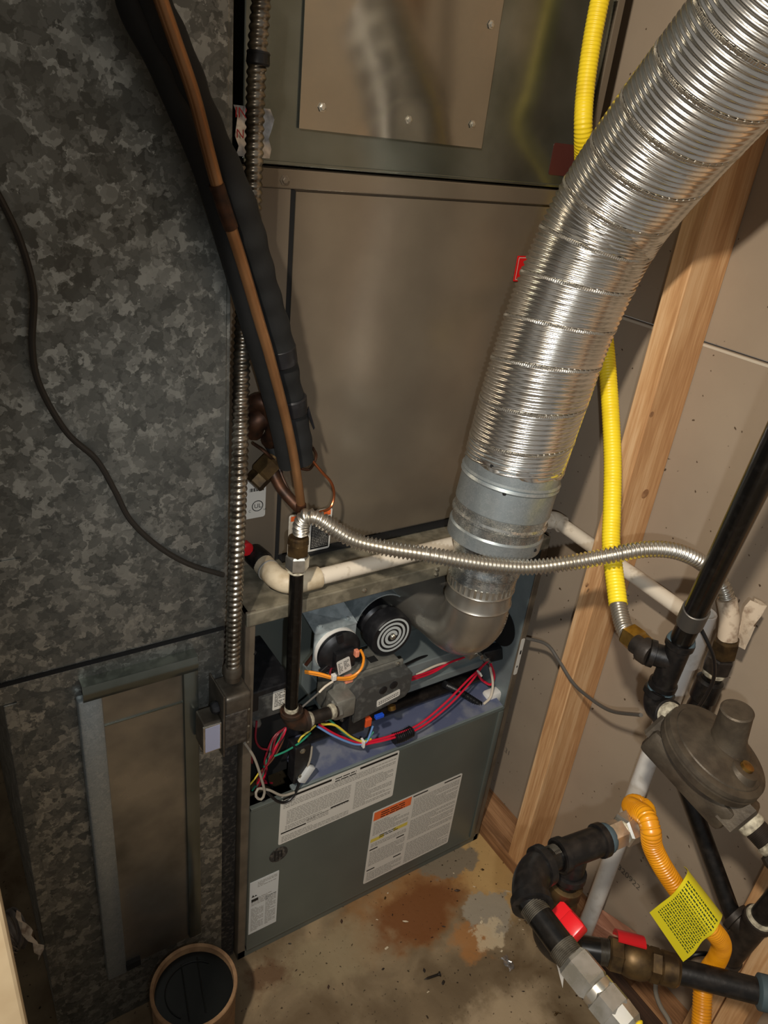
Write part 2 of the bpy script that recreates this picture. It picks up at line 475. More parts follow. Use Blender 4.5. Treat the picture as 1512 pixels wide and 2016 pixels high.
class G:
    def __init__(s):
        s.v, s.f = [], []
    def add(s, vs, fs):
        o = len(s.v)
        s.v += [V(v) for v in vs]
        s.f += [[i + o for i in f] for f in fs]
        return s
    def obox(s, c, ax, h, bev=0.0, seg=2):
        c = V(c)
        X, Y, Z = [V(a).normalized() for a in ax]
        vs = [c + X * (h[0] * sx) + Y * (h[1] * sy) + Z * (h[2] * sz) for sx in (-1, 1) for sy in (-1, 1) for sz in (-1, 1)]
        fs = [(0, 1, 3, 2), (4, 6, 7, 5), (0, 4, 5, 1), (2, 3, 7, 6), (0, 2, 6, 4), (1, 5, 7, 3)]
        if bev <= 0:
            return s.add(vs, fs)
        bm = bmesh.new()
        bv = [bm.verts.new(v) for v in vs]
        for f in fs:
            bm.faces.new([bv[i] for i in f])
        bmesh.ops.bevel(bm, geom=bm.edges[:], offset=min(bev, min(h) * 0.95), segments=seg, profile=0.5, affect='EDGES')
        bm.verts.index_update()
        s.add([v.co.copy() for v in bm.verts], [[v.index for v in f.verts] for f in bm.faces])
        bm.free()
        return s
    def box(s, a, b, bev=0.0, seg=2):
        a, b = V(a), V(b)
        return s.obox((a + b) / 2, ((1, 0, 0), (0, 1, 0), (0, 0, 1)), [abs(t) / 2 for t in (b - a)], bev, seg)
    def tube(s, pts, r, seg=16, cap=True, helix=None):
        P = [V(p) for p in pts]
        n = len(P)
        T = []
        for i in range(n):
            t = P[min(i + 1, n - 1)] - P[max(i - 1, 0)]
            T.append(t.normalized() if t.length > 1e-9 else (T[-1] if T else V((0, 0, 1))))
        u, _ = perp(T[0])
        vs, fs, L = [], [], 0.0
        for i in range(n):
            if i:
                L += (P[i] - P[i - 1]).length
                q = T[i - 1].rotation_difference(T[i])
                u = q @ u
                u = (u - T[i] * u.dot(T[i])).normalized()
            w_ = T[i].cross(u)
            for k in range(seg):
                th = 2 * math.pi * k / seg
                rr = r(L, th) if callable(r) else (r[i] if isinstance(r, (list, tuple)) else r)
                vs.append(P[i] + (u * math.cos(th) + w_ * math.sin(th)) * rr)
        for i in range(n - 1):
            for k in range(seg):
                k2 = (k + 1) % seg
                fs.append((i * seg + k, i * seg + k2, (i + 1) * seg + k2, (i + 1) * seg + k))
        if cap:
            fs.append(list(range(seg))[::-1])
            fs.append([(n - 1) * seg + k for k in range(seg)])
        return s.add(vs, fs)
    def lathe(s, p, d, prof, seg=24, cap=True, rot=0.0):
        p, d = V(p), V(d).normalized()
        u, w_ = perp(d)
        vs, fs = [], []
        for (t, r) in prof:
            for k in range(seg):
                th = 2 * math.pi * k / seg + rot
                vs.append(p + d * t + (u * math.cos(th) + w_ * math.sin(th)) * r)
        n = len(prof)
        for i in range(n - 1):
            for k in range(seg):
                k2 = (k + 1) % seg
                fs.append((i * seg + k, i * seg + k2, (i + 1) * seg + k2, (i + 1) * seg + k))
        if cap:
            fs.append(list(range(seg))[::-1])
            fs.append([(n - 1) * seg + k for k in range(seg)])
        return s.add(vs, fs)
    def hexnut(s, p, d, L, r, rot=0.0, n=6):
        return s.lathe(p, d, [(0, r * 0.88), (L * 0.12, r), (L * 0.88, r), (L, r * 0.88)], n, True, rot)
    def threads(s, p, d, L, r, pitch=0.0018, amp=0.0007):
        prof, t = [], 0.0
        while t < L:
            prof += [(t, r), (t + pitch / 2, r - amp)]
            t += pitch
        return s.lathe(p, d, prof, 20)
    def prism(s, poly, d):
        P = [V(p) for p in poly]
        n = len(P)
        d = V(d)
        vs = P + [p + d for p in P]
        fs = [list(range(n))[::-1], [n + i for i in range(n)]]
        fs += [(i, (i + 1) % n, n + (i + 1) % n, n + i) for i in range(n)]
        return s.add(vs, fs)
    def quad(s, o, u, v):
        o, u, v = V(o), V(u), V(v)
        return s.add([o, o + u, o + u + v, o + v], [(0, 1, 2, 3)])
    def sheet(s, grid, th=0.0006):
        R, C = len(grid), len(grid[0])
        top = [V(p) for row in grid for p in row]
        fs = [(i * C + j, i * C + j + 1, (i + 1) * C + j + 1, (i + 1) * C + j) for i in range(R - 1) for j in range(C - 1)]
        nrm = [V((0, 0, 0)) for _ in top]
        for f in fs:
            nn = (top[f[1]] - top[f[0]]).cross(top[f[3]] - top[f[0]])
            for i in f:
                nrm[i] += nn
        bot = [p - n_.normalized() * th for p, n_ in zip(top, nrm)]
        N = len(top)
        fb = [tuple(i + N for i in f[::-1]) for f in fs]
        bd = [i for i in range(C)] + [i * C + C - 1 for i in range(1, R)] + [(R - 1) * C + j for j in range(C - 2, -1, -1)] + [i * C for i in range(R - 2, 0, -1)]
        side = [(bd[(k + 1) % len(bd)], bd[k], bd[k] + N, bd[(k + 1) % len(bd)] + N) for k in range(len(bd))]
        return s.add(top + bot, fs + fb + side)
    def build(s, name, mt, parent=None, smooth=True, angle=35, pivot=None):
        org = parent['_o'] if parent is not None and '_o' in parent.keys() else (pivot if pivot is not None else None)
        if org is None:
            xs = [v.x for v in s.v]; ys = [v.y for v in s.v]; zs = [v.z for v in s.v]
            org = ((min(xs) + max(xs)) / 2, (min(ys) + max(ys)) / 2, min(zs))
        org = V(org)
        me = bpy.data.meshes.new(name)
        me.from_pydata([tuple(v - org) for v in s.v], [], s.f)
        bm = bmesh.new()
        bm.from_mesh(me)
        bmesh.ops.recalc_face_normals(bm, faces=bm.faces[:])
        for f in bm.faces:
            f.smooth = smooth
        bm.to_mesh(me)
        bm.free()
        if smooth:
            me.set_sharp_from_angle(angle=math.radians(angle))
        me.materials.append(M[mt] if isinstance(mt, str) else mt)
        o = bpy.data.objects.new(name, me)
        COL.objects.link(o)
        o['_o'] = tuple(org)
        if parent is not None:
            o.parent = parent
        else:
            o.location = org
        return o

def thing(name, label, cat, loc, group=None):
    o = bpy.data.objects.new(name, None)
    o.empty_display_size = 0.05
    COL.objects.link(o)
    o.location = loc
    o['_o'] = tuple(loc)
    o['label'] = label
    o['category'] = cat
    if group:
        o['group'] = group
    return o

def tag(o, label, cat, group=None):
    o['label'] = label
    o['category'] = cat
    if group:
        o['group'] = group
    return o

def corr(R, a, p, hel=False, sharp=1.0):
    k = 2 * math.pi / p
    if hel:
        return lambda L, th: R - a + 2 * a * (0.5 + 0.5 * math.cos(k * L - th)) ** sharp
    return lambda L, th: R - a + 2 * a * (0.5 + 0.5 * math.cos(k * L)) ** sharp

def lettering(name, s, o, u, v, size, mt, parent):
    cu = bpy.data.curves.new(name, 'FONT')
    cu.body = s
    cu.size = 1.0
    tmp = bpy.data.objects.new(name, cu)
    COL.objects.link(tmp)
    bpy.context.view_layer.update()
    me0 = bpy.data.meshes.new_from_object(tmp.evaluated_get(bpy.context.evaluated_depsgraph_get()))
    g = G()
    o, u, v = V(o), V(u).normalized(), V(v).normalized()
    g.add([o + u * (p.co.x * size) + v * (p.co.y * size) for p in me0.vertices], [list(p.vertices) for p in me0.polygons])
    bpy.data.objects.remove(tmp)
    bpy.data.meshes.remove(me0)
    return g.build(name, mt, parent, False)

def sticker(name, o, u, v, w_, h, mt, parent, th=0.0006, rnd=0.004):
    o, u, v = V(o), V(u).normalized(), V(v).normalized()
    n = u.cross(v)
    r = min(rnd, w_ / 3, h / 3)
    pts = []
    for cx, cy, a0 in ((w_ - r, h - r, 0), (r, h - r, 90), (r, r, 180), (w_ - r, r, 270)):
        for k in range(4):
            a = math.radians(a0 + k * 30)
            pts.append(o + u * (cx + r * math.cos(a)) + v * (cy + r * math.sin(a)))
    return G().prism(pts, n * th).build(name, mt, parent, False)

def print_lines(o, u, v, n, cols, lh, seed, mt, parent, fill=0.8, name='print', wl=(0.5, 2.2)):
    """rows of word-like dashes; cols = list of (x0, x1, y0, y1)"""
    rnd = random.Random(seed)
    o, u, v = V(o), V(u).normalized(), V(v).normalized()
    n = V(n).normalized() * 0.0009
    g = G()
    for (x0, x1, y0, y1) in cols:
        y = y1 - lh
        while y > y0:
            x = x0
            end = x0 + (x1 - x0) * (1.0 if rnd.random() < fill else rnd.uniform(0.3, 0.9))
            while x < end:
                L = lh * rnd.uniform(*wl)
                L = min(L, end - x)
                g.quad(o + u * x + v * y + n, u * L, v * (lh * 0.42))
                x += L + lh * 0.32
            y -= lh
    ob = g.build(name, mt, parent, False)
    ob['kind'] = 'stuff'
    return ob

def bars(o, u, v, n, rects, mt, parent, name='bar', lift=0.0010):
    o, u, v = V(o), V(u).normalized(), V(v).normalized()
    n = V(n).normalized() * lift
    for (x0, y0, x1, y1) in rects:
        G().quad(o + u * x0 + v * y0 + n, u * (x1 - x0), v * (y1 - y0)).build(name, mt, parent, False)

def screw(p, n, r, parent, mt='zinc', name='screw'):
    p, n = V(p), V(n).normalized()
    o = G().lathe(p, n, [(0, r * 1.5), (r * 0.25, r * 1.5), (r * 0.3, r), (r * 0.9, r * 0.95), (r, r * 0.7)], 6).build(name, mt, parent, False)
    return o

def band(g, p, d, L, r0, r1, seg=24):
    g.lathe(p, d, [(0, r0), (L * 0.1, r1), (L * 0.9, r1), (L, r0)], seg)

def iron_elbow(name, a, c, b, r, mt, parent, bands=True):
    """cast elbow from a through corner c to b"""
    a, b, c = V(a), V(b), V(c)
    g = G()
    rad = min((a - c).length, (b - c).length) * 0.98
    P = resample(fillet([a, c, b], rad, 16), 0.003)
    g.tube(P, r, 24)
    da, db = (a - c).normalized(), (b - c).normalized()
    w_ = r * 0.55
    if bands:
        band(g, a - da * w_, da, w_, r, r * 1.16)
        band(g, b - db * w_, db, w_, r, r * 1.16)
    return g.build(name, mt, parent)

def iron_tee(name, a, b, br, r, mt, parent):
    a, b, br = V(a), V(b), V(br)
    d = (b - a).normalized()
    t = (br - a).dot(d)
    c = a + d * t
    g = G()
    g.tube([a, b], r, 24)
    g.tube([c, br], r * 0.96, 24)
    w_ = r * 0.55
    band(g, a, d, w_, r, r * 1.16)
    band(g, b - d * w_, d, w_, r, r * 1.16)
    e = (br - c).normalized()
    band(g, br - e * w_, e, w_, r, r * 1.16)
    return g.build(name, mt, parent)

UX, UY, UZ = V((1, 0, 0)), V((0, 1, 0)), V((0, 0, 1))

def struct(o, label=None):
    o['kind'] = 'structure'
    if label:
        o['label'] = label
        o['category'] = label.split()[-1]
    return o

# ------------------------------------------------------------------ setting
fl = struct(G().box((-1.6, -1.6, -0.1), (0.76, 0.85, 0.0)).build('floor', 'concrete', None, False, pivot=(0, 0, 0)))
fl['label'] = 'rust-stained bare concrete slab floor'; fl['category'] = 'floor'
wr = bpy.data.objects.new('wall_right', None); COL.objects.link(wr); wr['_o'] = (0, 0, 0)
wr['kind'] = 'structure'; wr['label'] = 'unfinished stud wall backed with grey drywall paper'; wr['category'] = 'wall'
G().box((0.727, -1.6, 0.0), (0.740, 0.80, 1.2635), 0.001).build('drywall_panel', 'drywall', wr, False)
G().box((0.727, -1.6, 1.2665), (0.740, 0.80, 2.5), 0.001).build('drywall_panel', 'drywall', wr, False)
G().box((0.7265, -1.6, 1.2585), (0.7275, 0.80, 1.2625)).build('panel_edge', 'drywall_edge', wr, False)
for y0 in (-0.129, 0.277, -0.600, -0.640):
    G().box((0.638, y0, 0.038), (0.7268, y0 + 0.038, 2.5), 0.0018).build('stud', 'stud_wood', wr, False)
# knots on the stud face
for (c_, r_) in (((0.6910, -0.1290, 0.9970), 0.009), ((0.6450, -0.1290, 1.1500), 0.005), ((0.6020, -0.1290, 0.8280), 0.004)):
    G().lathe((c_[0], -0.1293, c_[2]), (0, -1, 0), [(0, r_), (0.0003, r_ * 0.9)], 16).build('knot', 'plate_wood', wr, False)
G().box((0.638, -1.2, 0.0), (0.7268, 0.80, 0.038), 0.0015).build('bottom_plate', 'plate_wood', wr, False)
lettering('stamped_print', '0320922', (0.7260, -0.292, 0.186), (0, -1, 0), (0, 0, 1), 0.020, 'ink_gray', wr)
lettering('stamped_print', '31', (0.7260, 0.066, 0.184), (0, -1, 0), (0, 0, 1), 0.020, 'ink_gray', wr)
struct(G().box((-1.6, 0.80, 0), (0.76, 0.85, 2.5)).build('wall_back', 'drywall', None, False))
struct(G().box((-1.6, -0.465, 0.0), (-0.50, -0.415, 2.5)).build('wall_front', 'drywall', None, False))
tr = struct(G().box((-0.50, -0.47, 0.0), (-0.371, -0.41, 2.5), 0.003).build('trim_1', 'jamb_paint', None, False))
tr['label'] = 'cream painted door jamb beside the galvanized duct'; tr['category'] = 'door jamb'

# ------------------------------------------------------------------ return air duct (left)
rd = thing('return_duct', 'large spangled galvanized return air duct with filter slot', 'air duct', (-0.18, 0.3, 0.0))
G().box((-0.64, 0.0, 0.842), (-0.032, 0.70, 2.3), 0.0015).build('upper_section', 'galv', rd, False)
G().box((-0.330, 0.003, 0.0), (-0.032, 0.70, 0.836), 0.0015).build('lower_section', 'galv', rd, False)
G().box((-0.62, -0.003, 0.8375), (-0.034, 0.004, 0.8425)).build('seam_gap', 'dark_hole', rd, False)
G().box((-0.62, -0.002, 0.808), (-0.034, 0.01, 0.8375), 0.001).build('joint_flange', 'galv', rd, False)
G().box((-0.332, -0.003, 0.0), (-0.316, 0.02, 0.807), 0.001).build('corner_flange', 'galv', rd, False)
# folded drive cleat along the right corner
G().box((-0.034, 0.001, 0.842), (-0.0275, 0.012, 2.3), 0.001).build('corner_cleat', 'galv', rd, False)
G().prism([(-0.330, -0.001, 0.842), (-0.288, -0.001, 1.02), (-0.330, -0.001, 1.02)], (0, -0.0006, 0)).build('fold_crease', 'galv', rd, False)
# filter slot
fs = rd
G().box((-0.236, -0.010, 0.16), (-0.084, 0.0025, 0.812), 0.001).build('filter_door', 'alu_sheet', rd, False)
G().sheet([[(-0.2395 + 0.158 * j / 4, -0.022 - 0.004 * math.sin(math.pi * i / 4), 0.792 + 0.026 * i / 4) for j in range(5)] for i in range(5)], 0.0015).build('slot_cap', 'plenum_steel', rd)
G().box((-0.239, -0.022, 0.8155), (-0.080, 0.0, 0.8175)).build('slot_cap_top', 'plenum_steel', rd, False)
G().box((-0.246, -0.017, 0.155), (-0.214, -0.0005, 0.790), 0.003).build('slot_rail', 'galv_fine', rd)
G().box((-0.101, -0.017, 0.165), (-0.078, -0.0005, 0.792), 0.003).build('slot_rail', 'plenum_steel', rd)
G().box((-0.236, -0.0125, 0.730), (-0.086, -0.009, 0.7315)).build('door_crease', 'plenum_steel', rd, False)
G().box((-0.214, -0.018, 0.160), (-0.190, -0.0095, 0.176)).build('torn_gap', 'dark_hole', rd, False)
# dusty insulation edge between duct and furnace
tag(G().box((-0.0305, 0.012, 0.0), (-0.002, 0.03, 0.835), 0.003).build('gasket_strip', 'insul_dark', None), 'dusty dark insulation strip between furnace and duct', 'insulation')

# ------------------------------------------------------------------ plenum above the coil
pl = thing('supply_plenum', 'sheet metal supply plenum with screwed cover plate', 'plenum', (0.31, 0.4, 1.458))
G().box((0.030, 0.112, 1.459), (0.624, 0.70, 2.35), 0.002).build('body', 'plenum_steel', pl, False)
G().box((0.618, 0.106, 1.459), (0.632, 0.125, 2.35), 0.001).build('corner_flange', 'coil_frame', pl, False)
G().box((0.030, 0.108, 1.4595), (0.624, 0.112, 1.464), 0.001).build('bottom_hem', 'plenum_steel', pl, False)
# slightly pillowed cover plate
gr = []
for i in range(25):
    row = []
    for j in range(17):
        a, b = j / 16, i / 24
        x = 0.104 + 0.298 * a
        z = 1.5035 + 0.50 * b
        yy = 0.1075 - 0.004 * math.sin(math.pi * a) * math.sin(math.pi * min(1, b * 1.4 + 0.05))
        for (sx, sz) in ((0.135, 1.528), (0.268, 1.527), (0.378, 1.531), (0.386, 1.655), (0.128, 1.655)):
            q = ((x - sx) ** 2 + (z - sz) ** 2) / 0.0004
            yy += 0.002 * math.exp(-q)
        row.append((x, yy, z))
    gr.append(row)
cp = G().sheet(gr, 0.0012).build('cover_plate', 'plate_steel', pl, True, 60)
for (sx, sz) in ((0.135, 1.530), (0.268, 1.5285), (0.378, 1.533), (0.386, 1.655)):
    screw((sx, 0.1075, sz), (0, -1, 0), 0.0038, cp, 'chrome')
sticker('dark_sticker', (0.548, 0.1118, 1.477), UX, UZ, 0.075, 0.046, 'maroon', pl)
G().sheet([[(0.020 + 0.046 * j / 4 + 0.003 * math.sin(i * 2.1), 0.108 - 0.003 * math.sin(i + j), 1.466 + 0.055 * i / 5) for j in range(5)] for i in range(6)], 0.0005).build('foil_tape', 'foil', pl)
lettering('tape_print', 'IN', (0.016, 0.1035, 1.508), UX, UZ, 0.016, 'label_red', pl)
lettering('tape_print', 'N', (0.018, 0.1035, 1.486), UX, UZ, 0.014, 'label_red', pl)

# ------------------------------------------------------------------ evaporator coil cabinet
cc = thing('coil_cabinet', 'taupe evaporator coil cabinet standing on the furnace', 'coil cabinet', (0.31, 0.4, 0.862))
G().box((0.012, 0.118, 0.862), (0.624, 0.70, 1.457), 0.002).build('case', 'coil_frame', cc, False)
G().box((0.012, 0.110, 1.432), (0.624, 0.118, 1.4555), 0.0015).build('top_rail', 'coil_paint', cc, False)
G().box((0.012, 0.112, 0.862), (0.099, 0.118, 1.432), 0.001).build('line_panel', 'coil_frame', cc, False)
G().box((0.098, 0.1125, 0.862), (0.1055, 0.1185, 1.431)).build('door_gap', 'dark_hole', cc, False)
gr = []
for i in range(21):
    row = []
    for j in range(21):
        a, b = j / 20, i / 20
        yy = 0.111 - 0.0022 * math.sin(math.pi * a) * math.sin(math.pi * b)
        yy += 0.0012 * math.exp(-((a - 0.24) ** 2 + (b - 0.28) ** 2) / 0.002)
        row.append((0.106 + 0.518 * a, yy, 0.872 + 0.557 * b))
    gr.append(row)
G().sheet(gr, 0.006).build('access_door', 'coil_paint', cc, True, 40)
G().box((0.106, 0.100, 0.862), (0.624, 0.118, 0.8655)).build('base_lip', 'dark_hole', cc, False)
screw((0.088, 0.110, 1.442), (0, -1, 0), 0.0045, cc, 'coil_frame')
# approval sticker
st = sticker('approval_label', (0.022, 0.1115, 0.949), UX, UZ, 0.056, 0.067, 'label_white', cc)
cen = V((0.0645, 0.1106, 0.970))
g = G()
for k in range(24):
    a0, a1 = 2 * math.pi * k / 24, 2 * math.pi * (k + 1) / 24
    p = lambda r, a: cen + UX * (r * math.cos(a)) + UZ * (r * math.sin(a))
    g.add([p(0.0082, a0), p(0.0096, a0), p(0.0096, a1), p(0.0082, a1)], [(0, 1, 2, 3)])
g.build('ring_mark', 'ink', st, False)
lettering('mark', 'UL', cen + V((-0.0058, 0, -0.0035)), UX, UZ, 0.0105, 'ink', st)
lettering('mark', 'C', cen + V((-0.0150, 0, -0.0095)), UX, UZ, 0.006, 'ink', st)
lettering('mark', 'US', cen + V((0.0102, 0, -0.0095)), UX, UZ, 0.0045, 'ink', st)
for k in range(16):
    G().quad((0.050 + k * 0.0016, 0.1108, 0.996), UX * (0.0005 + 0.0006 * (k % 3)), UZ * 0.006).build('barcode_stripe', 'ink', st, False)
# warning sticker
wl = sticker('warning_label', (0.119, 0.1072, 0.866), UX, UZ, 0.080, 0.078, 'label_white', cc)
o_ = (0.119, 0.1072, 0.866)
bars(o_, UX, UZ, -UY, [(0.003, 0.066, 0.077, 0.075)], 'label_orange', wl, 'orange_bar')
bars(o_, UX, UZ, -UY, [(0.042, 0.004, 0.077, 0.064)], 'ink', wl, 'black_panel')
print_lines(o_, UX, UZ, -UY, [(0.005, 0.040, 0.006, 0.062)], 0.0032, 3, 'ink_soft', wl)
print_lines(V(o_) - UY * 0.0004, UX, UZ, -UY, [(0.044, 0.075, 0.006, 0.062)], 0.0032, 4, 'ink_soft', wl)
# red sticker by the flexible vent
rs = sticker('red_label', (0.5115, 0.1085, 1.312), UX, UZ, 0.10, 0.041, 'label_red', cc, 0.0006, 0.001)
o_ = V((0.5115, 0.1083, 1.312))
bars(o_, UX, UZ, -UY, [(0.003, 0.003, 0.004, 0.038), (0.003, 0.0375, 0.097, 0.0385), (0.003, 0.0025, 0.097, 0.0035)], 'label_white', rs, 'white_border')
# expansion valve, suction stub, drain cap
g = G()
g.hexnut((0.0440, 0.0850, 1.0220), (0.75, 0.1, 0.62), 0.026, 0.016)
g.hexnut((0.0540, 0.0850, 1.0370), (0.75, 0.1, 0.62), 0.030, 0.018, 0.3)
g.tube([(0.0660, 0.0850, 1.0480), (0.0800, 0.0900, 1.0580)], 0.011, 16)
g.build('brass_valve', 'brass_dull', cc, False)
G().tube(crom([(0.0710, 0.0850, 1.0510), (0.0750, 0.0750, 1.0360), (0.0790, 0.0600, 1.0220), (0.0880, 0.0450, 1.0090), (0.0990, 0.0320, 0.9960)]), 0.0085, 14).build('liquid_stub', 'copper_dark', cc)
G().tube(crom([(0.0440, 0.0900, 1.0880), (0.0580, 0.0700, 1.0780), (0.0840, 0.0880, 1.0480), (0.0900, 0.0750, 1.0270), (0.0930, 0.0600, 1.0140)]), 0.0024, 8).build('capillary_tube', 'copper_dark', cc)
G().tube(crom([(0.1100, 0.0600, 1.0500), (0.1240, 0.0600, 1.0460), (0.1290, 0.0550, 1.0580), (0.1320, 0.0550, 1.0710), (0.1230, 0.0500, 1.0860)]), 0.0022, 8).build('capillary_tube', 'copper_dark', cc)
G().tube(crom([(0.1250, 0.0550, 1.0640), (0.1400, 0.0500, 1.0450), (0.1590, 0.0500, 1.0230), (0.1660, 0.0500, 1.0000), (0.1580, 0.0450, 0.9820), (0.1370, 0.0400, 0.9810), (0.1130, 0.0350, 0.9840)]), 0.0022, 8).build('capillary_tube', 'copper_bright', cc)
G().lathe((0.0410, 0.1090, 0.9020), (0.15, -1, 0), [(0, 0.0115), (0.012, 0.0115), (0.015, 0.009)], 20).build('drain_cap', 'red_plastic', cc)
g = G()
g.tube(crom([(0.0410, 0.1000, 1.1410), (0.0520, 0.0850, 1.1530), (0.0630, 0.0800, 1.1430), (0.0760, 0.0850, 1.1040), (0.0750, 0.1000, 1.0820)]), 0.013, 12)
g.tube(crom([(0.0460, 0.1000, 1.1010), (0.0490, 0.0900, 1.1220), (0.0610, 0.0900, 1.1270)]), 0.017, 12)
g.build('suction_stub', 'copper_dark', cc)
G().tube(crom([(0.0750, 0.1000, 1.0800), (0.0860, 0.0950, 1.0600), (0.0940, 0.0900, 1.0440)]), 0.009, 12).build('stub_insulation', 'black_rubber', cc)

# ------------------------------------------------------------------ furnace
fu = thing('gas_furnace', 'grey and taupe gas furnace with its burner door removed', 'furnace', (0.31, 0.35, 0.0))
XR = 0.622
G().box((0.0, 0.0, 0.0), (0.004, 0.72, 0.858)).build('side_panel', 'furnace_tan', fu, False)
G().box((XR - 0.004, 0.0, 0.0), (XR, 0.72, 0.858)).build('side_panel', 'inner_gray', fu, False)
G().box((XR, 0.0, 0.0), (XR + 0.001, 0.72, 0.858)).build('side_skin', 'furnace_tan', fu, False)
G().box((0.0, -0.003, 0.0), (0.016, 0.0, 0.858), 0.001).build('front_flange', 'furnace_tan', fu, False)
G().box((XR - 0.013, -0.003, 0.0), (XR + 0.002, 0.0, 0.858), 0.001).build('front_flange', 'furnace_tan', fu, False)
G().box((0.0, 0.715, 0.0), (XR, 0.72, 0.858)).build('back_panel', 'furnace_gray', fu, False)
# top with front lip
G().box((0.0, 0.0, 0.853), (XR, 0.72, 0.858)).build('top_panel', 'furnace_top', fu, False)
lip = G().box((0.0, -0.006, 0.832), (XR, 0.002, 0.857), 0.002).build('top_lip', 'furnace_top', fu, False)
for (x, z) in ((0.205, 0.846), (0.352, 0.850), (0.352, 0.840), (0.47, 0.846)):
    screw((x, -0.006, z), (0, -1, 0), 0.0032, lip, 'zinc')
# knockout slot in the top shelf
G().lathe((0.075, 0.045, 0.8582), (0, 0, 1), [(0, 0.016), (0.0006, 0.016)], 20).build('knockout', 'dark_hole', fu, False)
# vestibule back
G().box((0.004, 0.175, 0.43), (XR - 0.004, 0.18, 0.853)).build('vestibule_panel', 'furnace_gray', fu, False)
G().box((0.018, 0.15, 0.700), (0.165, 0.156, 0.832)).build('heat_shield', 'furnace_gray', fu, False)
G().box((0.028, 0.146, 0.72), (0.032, 0.15, 0.81)).build('shield_slot', 'dark_hole', fu, False)
# lower door: rolled right and bottom edges
def door_profile():
    pts = []
    pts += [(0.016, 0.0), (0.016, -0.009)]
    for k in range(7):
        a = math.radians(90 - k * 15)
        pts.append((0.596 + 0.011 * math.cos(a), -0.004 - 0.009 * 0 - 0.005 * math.sin(a)))
    pts += [(0.608, 0.0)]
    return pts
g = G()
g.prism([(x, y, 0.030) for (x, y) in door_profile()], (0, 0, 0.404))
dr = g.build('lower_door', 'furnace_gray', fu, True, 40)
G().tube([(0.016, -0.001, 0.0295), (0.606, -0.001, 0.0295)], 0.0085, 14).build('rolled_edge', 'furnace_gray', dr)
G().box((0.586, -0.0125, 0.034), (0.600, -0.008, 0.432), 0.003).build('rolled_edge', 'furnace_gray', dr)
G().box((0.016, -0.010, 0.428), (0.100, -0.004, 0.436), 0.001).build('top_hem', 'furnace_gray', dr, False)
G().box((0.0, -0.003, 0.0), (XR, 0.0, 0.022), 0.001).build('toe_rail', 'furnace_gray', fu, False)
g = G()
g.lathe((0.075, -0.0092, 0.283), (0, -1, 0), [(0, 0.019), (0.0008, 0.019)], 28)
g.build('knockout_plug', 'insul_dark', dr, False)
g = G()
for k in range(3):
    g.box((0.066 + k * 0.007, -0.0112, 0.270 + k * 0.002), (0.068 + k * 0.007, -0.0098, 0.296 - k * 0.002))
g.build('plug_ribs', 'ink', dr, False)['kind'] = 'stuff'
YL = -0.0092
# service label
o_ = V((0.073, YL, 0.309)); W_, H_ = 0.256, 0.128
l1 = sticker('service_label', o_, UX, UZ, W_, H_, 'label_white', dr, 0.0006, 0.004)
bars(o_, UX, UZ, -UY, [(0.004, 0.118, 0.104, 0.1235), (0.166, 0.118, 0.252, 0.1235), (0.004, 0.028, 0.056, 0.0315), (0.108, 0.042, 0.148, 0.0455)], 'ink', l1, 'black_bar')
print_lines(o_, UX, UZ, -UY, [(0.006, 0.250, 0.092, 0.112), (0.014, 0.150, 0.050, 0.088), (0.160, 0.248, 0.010, 0.088), (0.058, 0.104, 0.026, 0.042), (0.006, 0.150, 0.004, 0.022), (0.012, 0.150, 0.034, 0.048)], 0.0042, 11, 'ink_soft', l1)
print_lines(o_, UX, UZ, -UY, [(0.112, 0.158, 0.110, 0.1235)], 0.0062, 12, 'ink', l1, 1.0, 'heading', (1.2, 3))
# warning label
o_ = V((0.286, YL, 0.057)); W_, H_ = 0.231, 0.226
l2 = sticker('safety_label', o_, UX, UZ, W_, H_, 'label_white', dr, 0.0006, 0.004)
bars(o_, UX, UZ, -UY, [(0.003, 0.198, 0.096, 0.223)], 'label_orange', l2, 'orange_header')
bars(o_, UX, UZ, -UY, [(0.100, 0.218, 0.138, 0.2215), (0.182, 0.218, 0.227, 0.2215), (0.004, 0.106, 0.024, 0.1095), (0.072, 0.106, 0.092, 0.1095), (0.004, 0.040, 0.024, 0.0435), (0.072, 0.044, 0.092, 0.0475)], 'ink', l2, 'black_bar')
bars(o_, UX, UZ, -UY, [(0.003, 0.132, 0.036, 0.142), (0.060, 0.136, 0.096, 0.146)], 'label_yellow', l2, 'yellow_patch')
print_lines(o_ - UY * 0.0003, UX, UZ, -UY, [(0.020, 0.080, 0.200, 0.220)], 0.0065, 21, 'ink', l2, 0.7, 'heading', (1, 4))
print_lines(o_ - UY * 0.0003, UX, UZ, -UY, [(0.024, 0.072, 0.132, 0.148)], 0.0055, 23, 'ink', l2, 0.9, 'heading', (1, 4))
print_lines(o_, UX, UZ, -UY, [(0.006, 0.096, 0.150, 0.194), (0.006, 0.096, 0.112, 0.128), (0.006, 0.096, 0.052, 0.102), (0.006, 0.096, 0.006, 0.036), (0.104, 0.226, 0.150, 0.212), (0.104, 0.226, 0.080, 0.146), (0.104, 0.226, 0.006, 0.074)], 0.0042, 22, 'ink_soft', l2, 0.85)
